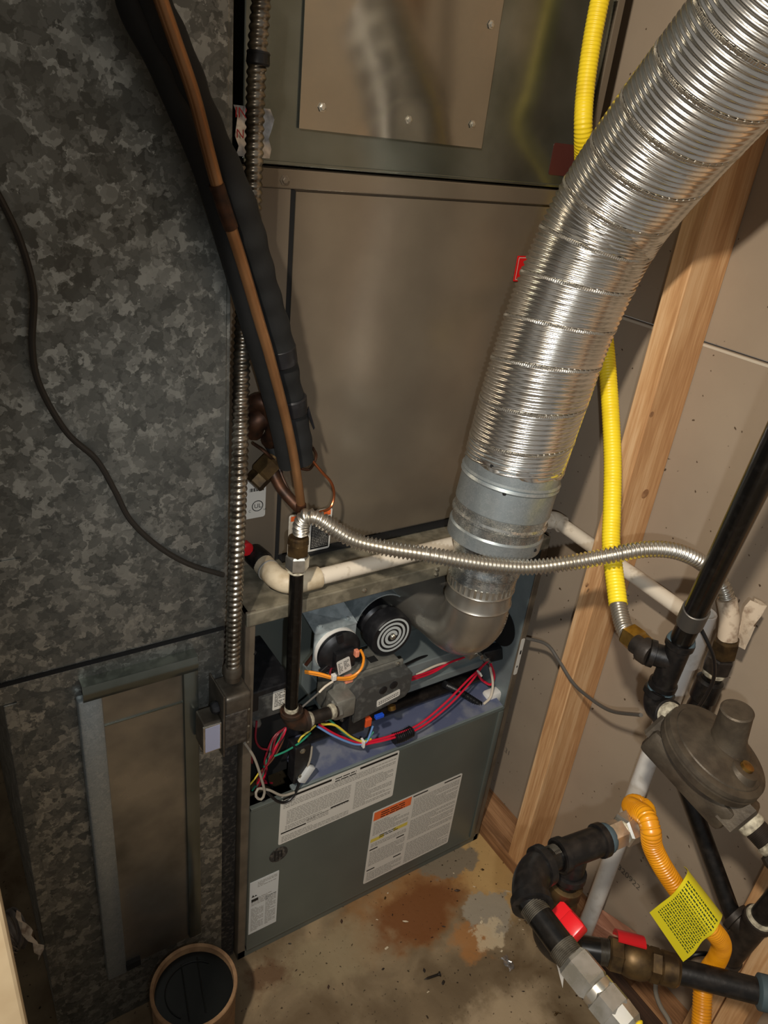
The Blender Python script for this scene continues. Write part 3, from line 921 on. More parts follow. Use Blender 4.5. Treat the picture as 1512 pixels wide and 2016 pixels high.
# rating label
o_ = V((0.0185, YL, 0.078)); W_, H_ = 0.060, 0.157
l3 = sticker('rating_label', o_, UX, UZ, W_, H_, 'label_clear', dr, 0.0006, 0.001)
print_lines(o_, UX, UZ, -UY, [(0.016, 0.056, 0.136, 0.153), (0.004, 0.056, 0.085, 0.108), (0.004, 0.030, 0.008, 0.080), (0.034, 0.056, 0.008, 0.100)], 0.0042, 31, 'ink_soft', l3, 0.7)
g = G()
g.add([o_ + V((0.004, -0.001, 0.112)), o_ + V((0.010, -0.001, 0.112)), o_ + V((0.007, -0.001, 0.119))], [(0, 1, 2)])
g.add([o_ + V((0.009, -0.001, 0.112)), o_ + V((0.016, -0.001, 0.112)), o_ + V((0.0125, -0.001, 0.116))], [(0, 1, 2)])
g.build('triangle_mark', 'ink', l3, False)
bars(o_, UX, UZ, -UY, [(0.004, 0.098, 0.018, 0.106)], 'ink', l3, 'seal_mark')
sticker('edge_label', (XR - 0.011, -0.0032, 0.52), UX, UZ, 0.010, 0.095, 'label_white', fu)
bars((XR - 0.011, -0.0036, 0.52), UX, UZ, -UY, [(0.003, 0.02, 0.006, 0.025), (0.003, 0.055, 0.007, 0.065)], 'ink', fu, 'edge_print')

# deck above the lower door
G().prism([(0.118, -0.001, 0.434), (0.606, -0.001, 0.434), (0.606, 0.105, 0.452), (0.118, 0.105, 0.452)], (0, 0, -0.003)).build('blower_deck', 'deck_reflect_blue', fu, False)
G().box((0.100, -0.0035, 0.4285), (0.606, 0.012, 0.4345), 0.0015).build('deck_lip', 'inner_gray', fu, False)
G().box((0.004, 0.06, 0.42), (0.118, 0.065, 0.60)).build('interior_shade_sheet', 'dark_hole', fu, False)  # near-black sheet stands in for the shade of the open interior
# burner box
G().box((0.20, 0.075, 0.505), (0.600, 0.175, 0.560), 0.002).build('burner_box', 'inner_gray', fu, False)
G().box((0.20, 0.068, 0.496), (0.600, 0.078, 0.514), 0.002).build('burner_flange', 'inner_gray', fu, False)
G().tube([(0.16, 0.072, 0.468), (0.590, 0.072, 0.468)], 0.013, 16).build('manifold_pipe', 'black_iron', fu)
G().box((0.12, 0.10, 0.452), (0.60, 0.104, 0.505)).build('burner_shadow_plate', 'black_plastic', fu, False)  # black sheet added as the dark shade beneath the burner box
# control transformer box on the left
cb = G().box((0.020, 0.028, 0.602), (0.096, 0.15, 0.664), 0.002).build('control_box', 'valve_cover', fu, False)
G().box((0.018, 0.018, 0.664), (0.098, 0.155, 0.676), 0.002).build('lid', 'black_plastic', cb, False)
G().box((0.018, 0.018, 0.634), (0.036, 0.026, 0.668), 0.002).build('lid_tab', 'black_plastic', cb, False)
sl = sticker('label', (0.066, 0.0278, 0.614), UX, UZ, 0.026, 0.042, 'label_white', cb, 0.0006, 0.002)
print_lines((0.066, 0.0278, 0.614), UX, UZ, -UY, [(0.003, 0.022, 0.004, 0.038)], 0.0034, 41, 'ink', sl, 0.6)
G().lathe((0.036, 0.03, 0.606), (0.2, -0.3, -1), [(0, 0.008), (0.012, 0.008), (0.016, 0.005)], 12).build('plug', 'wire_gray', cb)

# draft inducer
ind = G().lathe((0.400, 0.175, 0.712), (0, -1, 0), [(0, 0.098), (0.030, 0.098), (0.036, 0.090), (0.060, 0.070), (0.074, 0.064)], 48).build('inducer_housing', 'alu_sheet', fu)
CX, CZ = 0.302, 0.697
g = G()
for k in range(41):
    pass
# motor shroud: half band around the motor
seg = 26
vs_ = []
for i in range(seg + 1):
    a = math.radians(-12 + 178 * i / seg)
    for (y, r) in ((0.068, 0.057), (0.068, 0.0545), (0.125, 0.0545), (0.125, 0.057)):
        vs_.append((CX + r * math.cos(a), y, CZ + 0.010 + r * math.sin(a)))
fs_ = []
for i in range(seg):
    for k in range(4):
        fs_.append((i * 4 + k, i * 4 + (k + 1) % 4, i * 4 + 4 + (k + 1) % 4, i * 4 + 4 + k))
fs_ += [(0, 1, 2, 3), (seg * 4 + 3, seg * 4 + 2, seg * 4 + 1, seg * 4)]
g.add(vs_, fs_)
g.build('motor_shroud', 'bracket_gray', ind)
G().lathe((CX, 0.17, CZ), (0, -1, 0), [(0, 0.036), (0.09, 0.036), (0.096, 0.030)], 28).build('motor', 'black_plastic', ind)
for k in range(3):
    a = math.radians(30 + 120 * k)
    G().lathe((CX + 0.04 * math.cos(a), 0.14, CZ + 0.04 * math.sin(a)), (0, -1, 0), [(0, 0.005), (0.05, 0.005), (0.054, 0.003)], 10).build('standoff', 'zinc', ind)
fan = G().lathe((CX, 0.064, CZ), (0, -1, 0), [(0, 0.040), (0.003, 0.0445), (0.030, 0.0445), (0.0345, 0.042), (0.0345, 0.0)], 40).build('cooling_disc', 'black_plastic', ind)
g = G()
for t0, t1 in ((0, 1),):
    P = []
    for k in range(150):
        a = 2 * math.pi * 3.4 * k / 149
        r = 0.008 + 0.030 * k / 149
        P.append(V((CX + r * math.cos(a), 0.0290, CZ + r * math.sin(a))))
    vs_, fs_ = [], []
    for k, p in enumerate(P):
        d = (p - V((CX, 0.0290, CZ))).normalized()
        wd = 0.0030 - 0.0012 * k / 149
        for q in (p - d * wd, p + d * wd):
            vs_.append(q)
        for q in (p + d * wd + V((0, 0.002, 0)), p - d * wd + V((0, 0.002, 0))):
            vs_.append(q)
    for k in range(len(P) - 1):
        for c_ in range(4):
            fs_.append((k * 4 + c_, k * 4 + (c_ + 1) % 4, k * 4 + 4 + (c_ + 1) % 4, k * 4 + 4 + c_))
    g.add(vs_, fs_)
g.build('spiral_vane', 'gray_spiral', fan)
G().lathe((CX, 0.032, CZ), (0, -1, 0), [(0, 0.006), (0.006, 0.006), (0.008, 0.004)], 12).build('shaft_nut', 'zinc', fan)

# pressure switch with bracket
bk = G()
bk.prism([(0.152, 0.052, 0.640), (0.236, 0.052, 0.660), (0.236, 0.052, 0.733), (0.152, 0.052, 0.733)], (0, 0.002, 0))
bk.prism([(0.152, 0.050, 0.732), (0.236, 0.050, 0.732), (0.236, 0.100, 0.748), (0.214, 0.150, 0.790), (0.140, 0.150, 0.790), (0.150, 0.100, 0.748)], (0, 0.0, 0.0022))
bk = bk.build('switch_bracket', 'bracket_gray', fu, False)
for (x, y, z) in ((0.166, 0.060, 0.737), (0.222, 0.060, 0.737), (0.19, 0.14, 0.784)):
    G().box((x - 0.003, y - 0.003, z), (x + 0.003, y + 0.003, z + 0.006), 0.001).build('tab', 'bracket_gray', bk, False)
ps = G().lathe((0.196, 0.052, 0.690), (0, -1, 0), [(0, 0.040), (0.010, 0.041), (0.011, 0.0425), (0.016, 0.0425), (0.022, 0.036), (0.026, 0.030), (0.026, 0)], 40).build('pressure_switch', 'black_plastic', fu)
G().lathe((0.196, 0.053, 0.690), (0, -1, 0), [(0, 0.0425), (0.005, 0.0432), (0.009, 0.0425)], 40).build('gasket_ring', 'pvc_white', ps)
G().box((0.176, 0.014, 0.668), (0.218, 0.028, 0.706), 0.004).build('cap_block', 'black_plastic', ps)
for a in (100, 215, 330):
    a = math.radians(a)
    G().obox((0.196 + 0.038 * math.cos(a), 0.030, 0.690 + 0.038 * math.sin(a)), ((math.cos(a), 0, math.sin(a)), (0, 1, 0), (-math.sin(a), 0, math.cos(a))), (0.010, 0.004, 0.006), 0.0015).build('clip', 'black_plastic', ps, False)
sw = sticker('label', (0.184, 0.0135, 0.660), V((0.97, 0, 0.22)), V((-0.22, 0, 0.97)), 0.026, 0.032, 'label_white', ps, 0.0006, 0.003)
print_lines((0.184, 0.0135, 0.660), V((0.97, 0, 0.22)), V((-0.22, 0, 0.97)), -UY, [(0.002, 0.010, 0.004, 0.028), (0.013, 0.024, 0.006, 0.028)], 0.003, 51, 'ink', sw, 0.8)
G().box((0.211, 0.006, 0.694), (0.219, 0.016, 0.708), 0.002).build('terminal', 'terminal_pink', ps, False)
G().box((0.196, 0.006, 0.640), (0.212, 0.016, 0.654), 0.002).build('terminal', 'terminal_pink', ps, False)

# gas valve
gv = G().box((0.176, 0.014, 0.556), (0.318, 0.072, 0.648), 0.004).build('gas_valve', 'cast_gray', fu)
G().box((0.196, 0.010, 0.548), (0.322, 0.016, 0.652), 0.003).build('face_plate', 'cast_gray', gv, False)
cv = G()
cv.prism([(0.206, 0.010, 0.566), (0.314, 0.010, 0.588), (0.324, 0.010, 0.600), (0.324, 0.010, 0.640), (0.222, 0.010, 0.640), (0.206, 0.010, 0.622)], (0, -0.028, 0))
cv.build('cover', 'valve_cover', gv, False)
G().box((0.200, -0.012, 0.530), (0.236, 0.014, 0.596), 0.002).build('terminal_block', 'black_plastic', gv, False)
for (x, z) in ((0.208, 0.646), (0.308, 0.646), (0.200, 0.554), (0.316, 0.560)):
    screw((x, 0.010, z), (0, -1, 0), 0.0036, gv, 'zinc')
vl = sticker('label', (0.252, -0.0185, 0.586), V((0.98, 0, 0.2)), V((-0.1, 0, 1)), 0.050, 0.016, 'label_white', gv, 0.0006, 0.003)
print_lines((0.252, -0.0185, 0.586), V((0.98, 0, 0.2)), V((-0.1, 0, 1)), -UY, [(0.004, 0.046, 0.004, 0.013)], 0.0042, 61, 'ink', vl, 0.9, 'print', (0.4, 0.9))
for (x, z) in ((0.262, 0.622), (0.284, 0.626)):
    G().lathe((x, -0.0175, z), (0, -1, 0), [(0, 0.0085), (0.0012, 0.0085), (0.0016, 0.007)], 18).build('knob_dimple', 'black_plastic', gv)
G().lathe((0.176, -0.006 + 0.0, 0.606), (-1, 0, 0), [(0, 0.020), (0.012, 0.020), (0.014, 0.018)], 8).build('inlet_boss', 'cast_gray', gv, False)
G().box((0.165, -0.02, 0.588), (0.205, 0.02, 0.63), 0.004).build('inlet_body', 'cast_gray', gv)
G().lathe((0.215, 0.05, 0.648), (0, 0, 1), [(0, 0.026), (0.010, 0.026), (0.014, 0.020)], 24).build('top_boss', 'cast_gray', gv)
G().box((0.262, 0.03, 0.648), (0.278, 0.045, 0.6495)).build('port', 'dark_hole', gv, False)
G().box((0.236, -0.014, 0.538), (0.249, -0.004, 0.556), 0.001).build('red_terminal', 'orange_plastic', gv, False)
G().box((0.258, -0.014, 0.548), (0.276, -0.006, 0.555), 0.001).build('blue_terminal', 'blue_plastic', gv, False)
G().lathe((0.300, 0.0, 0.556), (0, -0.5, -1), [(0, 0.008), (0.008, 0.008), (0.010, 0.005)], 16).build('test_port', 'brass', gv)

# door switch bracket
ds = G().box((0.098, -0.006, 0.452), (0.128, 0.02, 0.540), 0.002).build('door_switch', 'black_plastic', fu, False)
screw((0.112, -0.006, 0.530), (0, -1, 0), 0.0038, ds, 'zinc')
screw((0.112, -0.006, 0.468), (0, -1, 0), 0.0038, ds, 'zinc')
# limit switch / terminal bracket at the right
lb = G().prism([(0.5510, 0.0750, 0.5740), (0.5630, 0.0600, 0.5590), (0.5500, 0.0500, 0.5520), (0.5300, 0.0500, 0.5480), (0.4760, 0.0600, 0.5920)], (0, 0.03, 0)).build('terminal_bracket', 'zinc', fu, False)
G().obox((0.6000, 0.0600, 0.5370), ((0.9, -0.3, 0.2), (0.3, 0.9, 0), (-0.2, 0.1, 0.95)), (0.022, 0.012, 0.016), 0.003).build('limit_switch', 'black_plastic', fu)
for (p) in ((0.5560, 0.0500, 0.5520), (0.5740, 0.0500, 0.5370), (0.5880, 0.0500, 0.5200)):
    G().obox(p, ((1, 0, 0.3), (0, 1, 0), (-0.3, 0, 1)), (0.004, 0.008, 0.006), 0.001).build('terminal', 'chrome', lb, False)
G().obox((0.6040, 0.0350, 0.4310), ((1, 0, 0), (0, 1, 0), (0, 0, 1)), (0.022, 0.012, 0.018), 0.006).build('igniter_block', 'pvc_white', fu)
G().lathe((0.617, 0.068, 0.600), (-1, 0, 0), [(0, 0.046), (0.0012, 0.046)], 32).build('side_opening', 'dark_hole', fu, False)
screw((0.016, 0.0, 0.776), (0, -1, 0), 0.003, fu, 'dark_hole', 'flange_hole')

def wire(pts, col, r=0.0016, parent=fu, name='wire'):
    return G().tube(crom(pts, 0.006), r, 8).build(name, 'wire_' + col, parent)
# thick red pair rising to the limit switch
wire([(0.2410, -0.0120, 0.4930), (0.2980, -0.0160, 0.4870), (0.3670, -0.0120, 0.4800), (0.4420, 0.0000, 0.4950), (0.5130, 0.0200, 0.5160), (0.5680, 0.0450, 0.5280)], 'red', 0.0022)
wire([(0.2390, -0.0100, 0.4970), (0.2980, -0.0120, 0.4900), (0.3640, -0.0100, 0.4880), (0.4330, -0.0000, 0.5070), (0.5070, 0.0200, 0.5280), (0.5800, 0.0450, 0.5340)], 'red', 0.0022)
wire([(0.3520, 0.0300, 0.5710), (0.4310, 0.0500, 0.5490), (0.4840, 0.0600, 0.5500), (0.5270, 0.0700, 0.5400)], 'red', 0.0021)
wire([(0.3580, 0.0350, 0.5720), (0.4370, 0.0550, 0.5500), (0.4950, 0.0650, 0.5450), (0.5380, 0.0750, 0.5350)], 'red', 0.0021)
wire([(0.3920, 0.0500, 0.5590), (0.4500, 0.0600, 0.5550), (0.5130, 0.0700, 0.5390)], 'white', 0.0024)
wire([(0.3720, 0.0700, 0.5740), (0.4450, 0.0900, 0.5580), (0.5170, 0.0900, 0.5280)], 'black', 0.0030)
wire([(0.5840, 0.0400, 0.5260), (0.6020, 0.0400, 0.4890), (0.6030, 0.0450, 0.4590), (0.5820, 0.0550, 0.4730), (0.5810, 0.0700, 0.4800)], 'red', 0.0028)
wire([(0.5790, 0.0350, 0.5220), (0.5920, 0.0300, 0.4790), (0.5860, 0.0220, 0.4490), (0.5650, 0.0180, 0.4400)], 'white', 0.0028)
G().tube(resample(crom([(0.4800, 0.0600, 0.4940), (0.5190, 0.0500, 0.4660), (0.5620, 0.0250, 0.4340)]), 0.0006), corr(0.0065, 0.0012, 0.0045), 12).build('wire_sleeve', 'wire_black', fu)
G().tube(resample(crom([(0.3070, -0.0140, 0.4810), (0.3280, -0.0140, 0.4790), (0.3510, -0.0120, 0.4810)]), 0.0005), corr(0.0098, 0.0016, 0.0046), 16).build('wire_sleeve', 'wire_black', fu)
# harness at the gas valve
wire([(0.1360, -0.0100, 0.5810), (0.1720, -0.0140, 0.5450), (0.2170, -0.0160, 0.5080), (0.2410, -0.0140, 0.5000), (0.2490, -0.0120, 0.5100), (0.2540, -0.0120, 0.5330)], 'blue', 0.0020)
wire([(0.1390, -0.0100, 0.5840), (0.1750, -0.0120, 0.5470), (0.2200, -0.0140, 0.5100), (0.2440, -0.0140, 0.4960)], 'red', 0.0020)
wire([(0.1440, -0.0080, 0.5810), (0.1710, -0.0120, 0.5710), (0.2050, -0.0140, 0.5310), (0.2320, -0.0140, 0.5070), (0.2550, -0.0100, 0.4990)], 'yellow', 0.0022)
wire([(0.1580, -0.0060, 0.5880), (0.1810, -0.0120, 0.5580), (0.2110, -0.0140, 0.5230), (0.2420, -0.0120, 0.5030), (0.2600, -0.0080, 0.5140)], 'green', 0.0022)
G().obox((0.2330, -0.0160, 0.5040), ((1, 0, 0), (0, 1, 0), (0, 0, 1)), (0.002, 0.006, 0.008), 0.0006).build('cable_tie', 'pvc_white', fu, False)
G().obox((0.5350, 0.0200, 0.5340), ((1, 0, 0.6), (0, 1, 0), (-0.6, 0, 1)), (0.002, 0.006, 0.006), 0.0006).build('cable_tie', 'pvc_white', fu, False)
G().obox((0.1660, 0.0000, 0.6730), ((1, 0, 0), (0, 1, 0), (0, 0, 1)), (0.004, 0.004, 0.006), 0.001).build('cable_tie', 'pvc_white', fu, False)
# orange pair at the pressure switch
wire([(0.1250, 0.0300, 0.6780), (0.1470, 0.0150, 0.6760), (0.1700, 0.0020, 0.6690), (0.2020, 0.0020, 0.6590), (0.2220, 0.0020, 0.6690), (0.2280, 0.0060, 0.6900), (0.2220, 0.0100, 0.7060)], 'orange', 0.0024)
wire([(0.1280, 0.0340, 0.6710), (0.1510, 0.0180, 0.6680), (0.1750, 0.0060, 0.6610), (0.2060, 0.0040, 0.6520), (0.2190, 0.0060, 0.6590)], 'orange', 0.0024)
wire([(0.1000, -0.0100, 0.6370), (0.1290, -0.0050, 0.6490), (0.1550, 0.0000, 0.6580), (0.1810, 0.0100, 0.6540), (0.2340, 0.0500, 0.6130)], 'gray', 0.0018)
wire([(0.1650, 0.0000, 0.6640), (0.1490, -0.0020, 0.6600), (0.1370, -0.0040, 0.6530)], 'white', 0.0020)
wire([(0.1810, 0.0300, 0.6690), (0.1700, 0.0200, 0.6650), (0.1830, 0.0200, 0.6410)], 'darkred', 0.0018)
wire([(0.1610, 0.0900, 0.7410), (0.1760, 0.0900, 0.7090), (0.1790, 0.0900, 0.6620), (0.1600, 0.0900, 0.6330)], 'brown', 0.0035)
wire([(0.1080, 0.1000, 0.7600), (0.1210, 0.0900, 0.7550), (0.1410, 0.0900, 0.7460)], 'brown', 0.0035)
# tangle at the lower left
rw = random.Random(5)
for k in range(9):
    x0, x1 = 560 + rw.uniform(-6, 10), 515 + rw.uniform(-16, 24)
    wire([(0.1000, 0.0400, 0.5500), V((0.0850, 0.0350, 0.5300)) + V((rw.uniform(-.012, .012), 0, rw.uniform(-.012, .012))), V((0.0680, 0.0300, 0.5000)) + V((rw.uniform(-.014, .014), 0, rw.uniform(-.01, .01))), V((0.0590, 0.0300, 0.4560)) + V((rw.uniform(-.014, .014), 0, rw.uniform(-.014, .014))), V((0.0490, 0.0350, 0.4240)) + V((rw.uniform(-.012, .03), 0, rw.uniform(-.01, .01)))], ('darkred', 'red', 'brown', 'darkred', 'green', 'black', 'gray', 'red', 'darkred')[k], 0.0018)
wire([(0.0340, 0.0200, 0.6100), (0.0310, 0.0150, 0.5750), (0.0400, 0.0150, 0.5510), (0.0550, 0.0150, 0.5390)], 'darkred', 0.0018)
wire([(0.0710, 0.0200, 0.5120), (0.0900, 0.0100, 0.5260), (0.1090, 0.0000, 0.5460), (0.1270, -0.0040, 0.5650)], 'green', 0.0018)
wire([(0.1060, 0.0000, 0.5490), (0.1100, -0.0030, 0.5620), (0.1230, -0.0040, 0.5700), (0.1370, -0.0020, 0.5760)], 'yellow', 0.0018)
wire([(0.0230, 0.0200, 0.4610), (0.0330, 0.0200, 0.4720), (0.0440, 0.0200, 0.4880)], 'yellow', 0.0015)
wire([(0.0010, -0.0080, 0.6000), (0.0170, -0.0120, 0.5630), (0.0300, -0.0140, 0.5130), (0.0380, -0.0140, 0.4720), (0.0320, -0.0140, 0.4580), (0.0230, -0.0120, 0.4680), (0.0280, -0.0080, 0.4800), (0.0490, -0.0100, 0.4680), (0.0740, -0.0120, 0.4440), (0.0990, -0.0120, 0.4390)], 'palegray', 0.0024)
wire([(0.0430, -0.0120, 0.4680), (0.0630, -0.0140, 0.4380), (0.0800, -0.0140, 0.4260), (0.0960, -0.0140, 0.4330), (0.1090, -0.0100, 0.4580)], 'black', 0.0026)
G().obox((0.1220, -0.0080, 0.4710), ((0.55, 0, 0.83), (0, 1, 0), (-0.83, 0, 0.55)), (0.018, 0.005, 0.008), 0.002).build('wire_connector', 'label_clear', fu)
wire([(0.1240, -0.0080, 0.4870), (0.1310, -0.0040, 0.5050), (0.1340, 0.0000, 0.5250)], 'palegray', 0.002)
for k in range(4):
    wire([V((0.0160, 0.0150, 0.5400)) + V((0, 0, -0.004 * k)), V((0.0190, 0.0100, 0.5500)) + V((0, 0, -0.004 * k)), V((0.0260, 0.0150, 0.5330)) + V((0, 0, -0.004 * k))], 'darkred', 0.0016)

# ------------------------------------------------------------------ flue: elbow, adapter, flexible vent
ev = thing('flue_elbow', 'shiny round metal flue elbow rising from the inducer', 'flue elbow', (0.388, -0.03, 0.66))
R4 = 0.0545
g = G()
P = resample(fillet([(0.405, 0.120, 0.740), (0.392, -0.080, 0.733), (0.388, -0.080, 0.848)], 0.092, 24), 0.004)
LP = [0.0]
for i in range(1, len(P)):
    LP.append(LP[-1] + (P[i] - P[i - 1]).length)
g.tube(P, [R4 + 0.026 * max(0.0, 1 - s / 0.12) ** 1.3 for s in LP], 40)
g.build('bend', 'elbow_alu', ev)
# crimped seam along the heel of the bend
g = G()
cen = V((0.390, 0.012, 0.825))
for k in range(46):
    a = math.radians(186 + 62 * k / 45)
    u = V((0, math.cos(a), math.sin(a)))
    i = min(range(len(P)), key=lambda q: -(P[q] - cen).normalized().dot(u))
    d = (P[i] - cen).normalized()
    pp = P[i] + (d * 0.80 + V((0.60, 0, 0))).normalized() * (R4 + 0.0002)
    t = (P[min(i + 1, len(P) - 1)] - P[max(i - 1, 0)]).normalized()
    n_ = (pp - P[i]).normalized()
    g.obox(pp, (t, n_, t.cross(n_)), (0.0011, 0.0012, 0.0045), 0.0004)
g.build('crimped_seam', 'chrome', ev, False)['kind'] = 'stuff'
col = G().lathe((0.388, -0.08, 0.826), (0.002, 0, 1), [(0, R4 + 0.0006), (0.004, R4 + 0.003), (0.008, R4 + 0.0006), (0.030, R4 + 0.0008), (0.033, R4 + 0.0032), (0.037, R4 + 0.001), (0.052, R4 + 0.001)], 40).build('collar', 'elbow_alu', ev)
g = G()
for k in range(36):
    a = 2 * math.pi * k / 36
    u = V((math.cos(a), math.sin(a), 0))
    g.obox(V((0.388, -0.08, 0.869)) + u * (R4 + 0.0012), (u, (-u.y, u.x, 0), (0, 0, 1)), (0.0012, 0.0022, 0.0075), 0.0005)
g.build('crimps', 'chrome', col, False)['kind'] = 'stuff'

ad = thing('flue_adapter', 'galvanized round vent adapter between metal elbow and flexible duct', 'vent adapter', (0.39, -0.08, 0.87))
ax_p, ax_d = V((0.3885, -0.08, 0.872)), V((0.095, 0.0, 1.0)).normalized()
G().lathe(ax_p, ax_d, [(0.0, 0.0565), (0.018, 0.0565), (0.020, 0.0585), (0.026, 0.0585), (0.030, 0.0565), (0.040, 0.057), (0.052, 0.061), (0.056, 0.0625), (0.072, 0.0655), (0.079, 0.0750)], 48).build('reducer', 'galv_bright', ad)
G().lathe(ax_p, ax_d, [(0.072, 0.0700), (0.074, 0.0768), (0.096, 0.0772), (0.099, 0.0750)], 48).build('bottom_ring', 'galv_fine', ad)
G().lathe(ax_p, ax_d, [(0.098, 0.0745), (0.112, 0.0750), (0.115, 0.0780), (0.119, 0.0780), (0.122, 0.0750), (0.136, 0.0755)], 48).build('crimp_band', 'galv_bright', ad)
bd = G().lathe(ax_p, ax_d, [(0.134, 0.0752), (0.136, 0.0768), (0.180, 0.0762), (0.183, 0.0790), (0.187, 0.0762), (0.190, 0.0790), (0.193, 0.0762), (0.236, 0.0765), (0.236, 0.0735)], 48).build('upper_sleeve', 'galv_fine', ad)
for (t, a) in ((0.222, 200), (0.222, 318), (0.186, 222), (0.196, 330), (0.086, 285)):
    a = math.radians(a)
    u = V((math.cos(a), math.sin(a), 0))
    screw(ax_p + ax_d * t + u * 0.0768, u, 0.0022, bd, 'dark_hole')

fx = thing('flexible_vent', 'ribbed aluminium flexible vent duct bending up over the furnace', 'vent duct', (0.41, -0.08, 1.08))
top = ax_p + ax_d * 0.222
path = resample(crom([ax_p + ax_d * 0.205, top, (0.4150, -0.0883, 1.2035), (0.4346, -0.0910, 1.3188), (0.4523, -0.1129, 1.4343), (0.4489, -0.1737, 1.5304), (0.4390, -0.2405, 1.6096), (0.4279, -0.3087, 1.6854)], 0.006), 0.0011)
G().tube(path, (lambda L, th: 0.0752 + 0.0034 * (0.5 + 0.5 * math.cos(2 * math.pi * L / 0.0074 - 8 * th)) ** 0.75), 96, False).build('ribbed_wall', 'flex_alu', fx, True, 80)
# spiral lock seam
Ls = [0.0]
for i in range(1, len(path)):
    Ls.append(Ls[-1] + (path[i] - path[i - 1]).length)
pitch = 0.0592
T0 = (path[1] - path[0]).normalized()
u, _ = perp(T0)
frames = []
for i in range(len(path)):
    t = (path[min(i + 1, len(path) - 1)] - path[max(i - 1, 0)]).normalized()
    if i:
        u = frames[-1][0].rotation_difference(t) @ u
        u = (u - t * u.dot(t)).normalized()
    frames.append((t, u.copy()))
vs_, fs_ = [], []
total = Ls[-1]
turns = total / pitch
N = int(turns * 330)
j = 0
for k in range(N + 1):
    s = total * k / N
    while j < len(Ls) - 2 and Ls[j + 1] < s:
        j += 1
    t, u = frames[j]
    w_ = t.cross(u)
    th = 2 * math.pi * s / pitch + math.pi / 8
    rad = u * math.cos(th) + w_ * math.sin(th)
    hgt = 0.0786 + (0.0003 if k % 2 else -0.0003)
    c = path[j]
    vs_ += [c + rad * 0.0775 - t * 0.0020, c + rad * hgt - t * 0.0015, c + rad * hgt + t * 0.0015, c + rad * 0.0775 + t * 0.0020]
for k in range(N):
    for q in range(3):
        fs_.append((k * 4 + q, k * 4 + q + 1, k * 4 + 4 + q + 1, k * 4 + 4 + q))
G().add(vs_, fs_).build('spiral_seam', 'stainless', fx, False)

# ------------------------------------------------------------------ refrigerant lines
il = thing('insulated_line', 'black foam insulated refrigerant line beside bare copper tube', 'insulated pipe', (0.0990, 0.0450, 1.0730))
mainp = [(-0.1310, -0.0450, 1.6170), (-0.1220, -0.0400, 1.5880), (-0.1010, -0.0380, 1.5530), (-0.0820, -0.0360, 1.5170), (-0.0560, -0.0320, 1.4710), (-0.0360, -0.0330, 1.4280), (-0.0070, -0.0200, 1.3670), (0.0220, 0.0000, 1.3040), (0.0550, 0.0240, 1.2270), (0.0850, 0.0450, 1.1490), (0.1060, 0.0560, 1.0670)]
pp = resample(crom(mainp), 0.006)
rr = random.Random(2)
rad_ = [0.0195 + 0.0012 * math.sin(i * 0.21) + 0.0008 * math.sin(i * 0.93) for i in range(len(pp))]
mi = G().tube(pp, rad_, 20).build('foam_sleeve', 'black_rubber', il)
sid = [(-0.1460, -0.0450, 1.6140), (-0.1400, -0.0420, 1.5850), (-0.1180, -0.0400, 1.5510), (-0.0990, -0.0380, 1.5150), (-0.0740, -0.0360, 1.4650), (-0.0560, -0.0360, 1.4170), (-0.0350, -0.0280, 1.3630), (-0.0070, -0.0140, 1.2900), (0.0260, 0.0100, 1.2170), (0.0580, 0.0360, 1.1400), (0.0850, 0.0550, 1.0620)]
G().tube(resample(crom(sid), 0.008), 0.0135, 16).build('foam_flap', 'black_rubber', il)
for (p, d) in (((-0.0330, -0.0260, 1.4270), (0.35, 0.1, -0.9)), ((0.0440, 0.0160, 1.2540), (0.25, 0.1, -0.95)), ((0.0760, 0.0380, 1.1750), (0.2, 0.1, -0.97))):
    band_ = G().lathe(V(p), d, [(0, 0.0200), (0.002, 0.0222), (0.024, 0.0218), (0.026, 0.0200)], 20).build('tape_wrap', 'black_plastic', il)
G().prism([(0.1010, 0.0300, 1.1600), (0.1130, 0.0300, 1.1270), (0.1130, 0.0340, 1.1220), (0.1010, 0.0340, 1.1480)], (0.001, 0.003, 0)).build('loose_tape', 'black_plastic', il, False)
cl = thing('copper_line', 'bare copper refrigerant tube running over black insulation', 'copper pipe', (0.1000, 0.0300, 0.9970))
cpts = [(-0.1330, -0.0800, 1.6100), (-0.1260, -0.0780, 1.5930), (-0.1130, -0.0750, 1.5640), (-0.0960, -0.0720, 1.5250), (-0.0820, -0.0690, 1.4820), (-0.0720, -0.0660, 1.4530), (-0.0600, -0.0620, 1.4220), (-0.0510, -0.0580, 1.4030), (-0.0310, -0.0460, 1.3600), (-0.0040, -0.0330, 1.2950), (0.0150, -0.0220, 1.2510), (0.0560, 0.0040, 1.1480), (0.0810, 0.0200, 1.0720), (0.1000, 0.0300, 0.9970)]
ct = G().tube(resample(crom(cpts), 0.005), 0.0066, 16).build('tube', 'copper', cl)
G().tube(resample(crom([(-0.0710, -0.0660, 1.4480), (-0.0600, -0.0620, 1.4220), (-0.0520, -0.0580, 1.4060)]), 0.006), 0.0079, 16).build('coupling', 'copper_dark', cl)
G().lathe((0.0970, 0.0280, 1.0080), (0.1, 0.05, -1), [(0, 0.0078), (0.018, 0.0082), (0.020, 0.007)], 16).build('end_joint', 'copper_dark', cl)

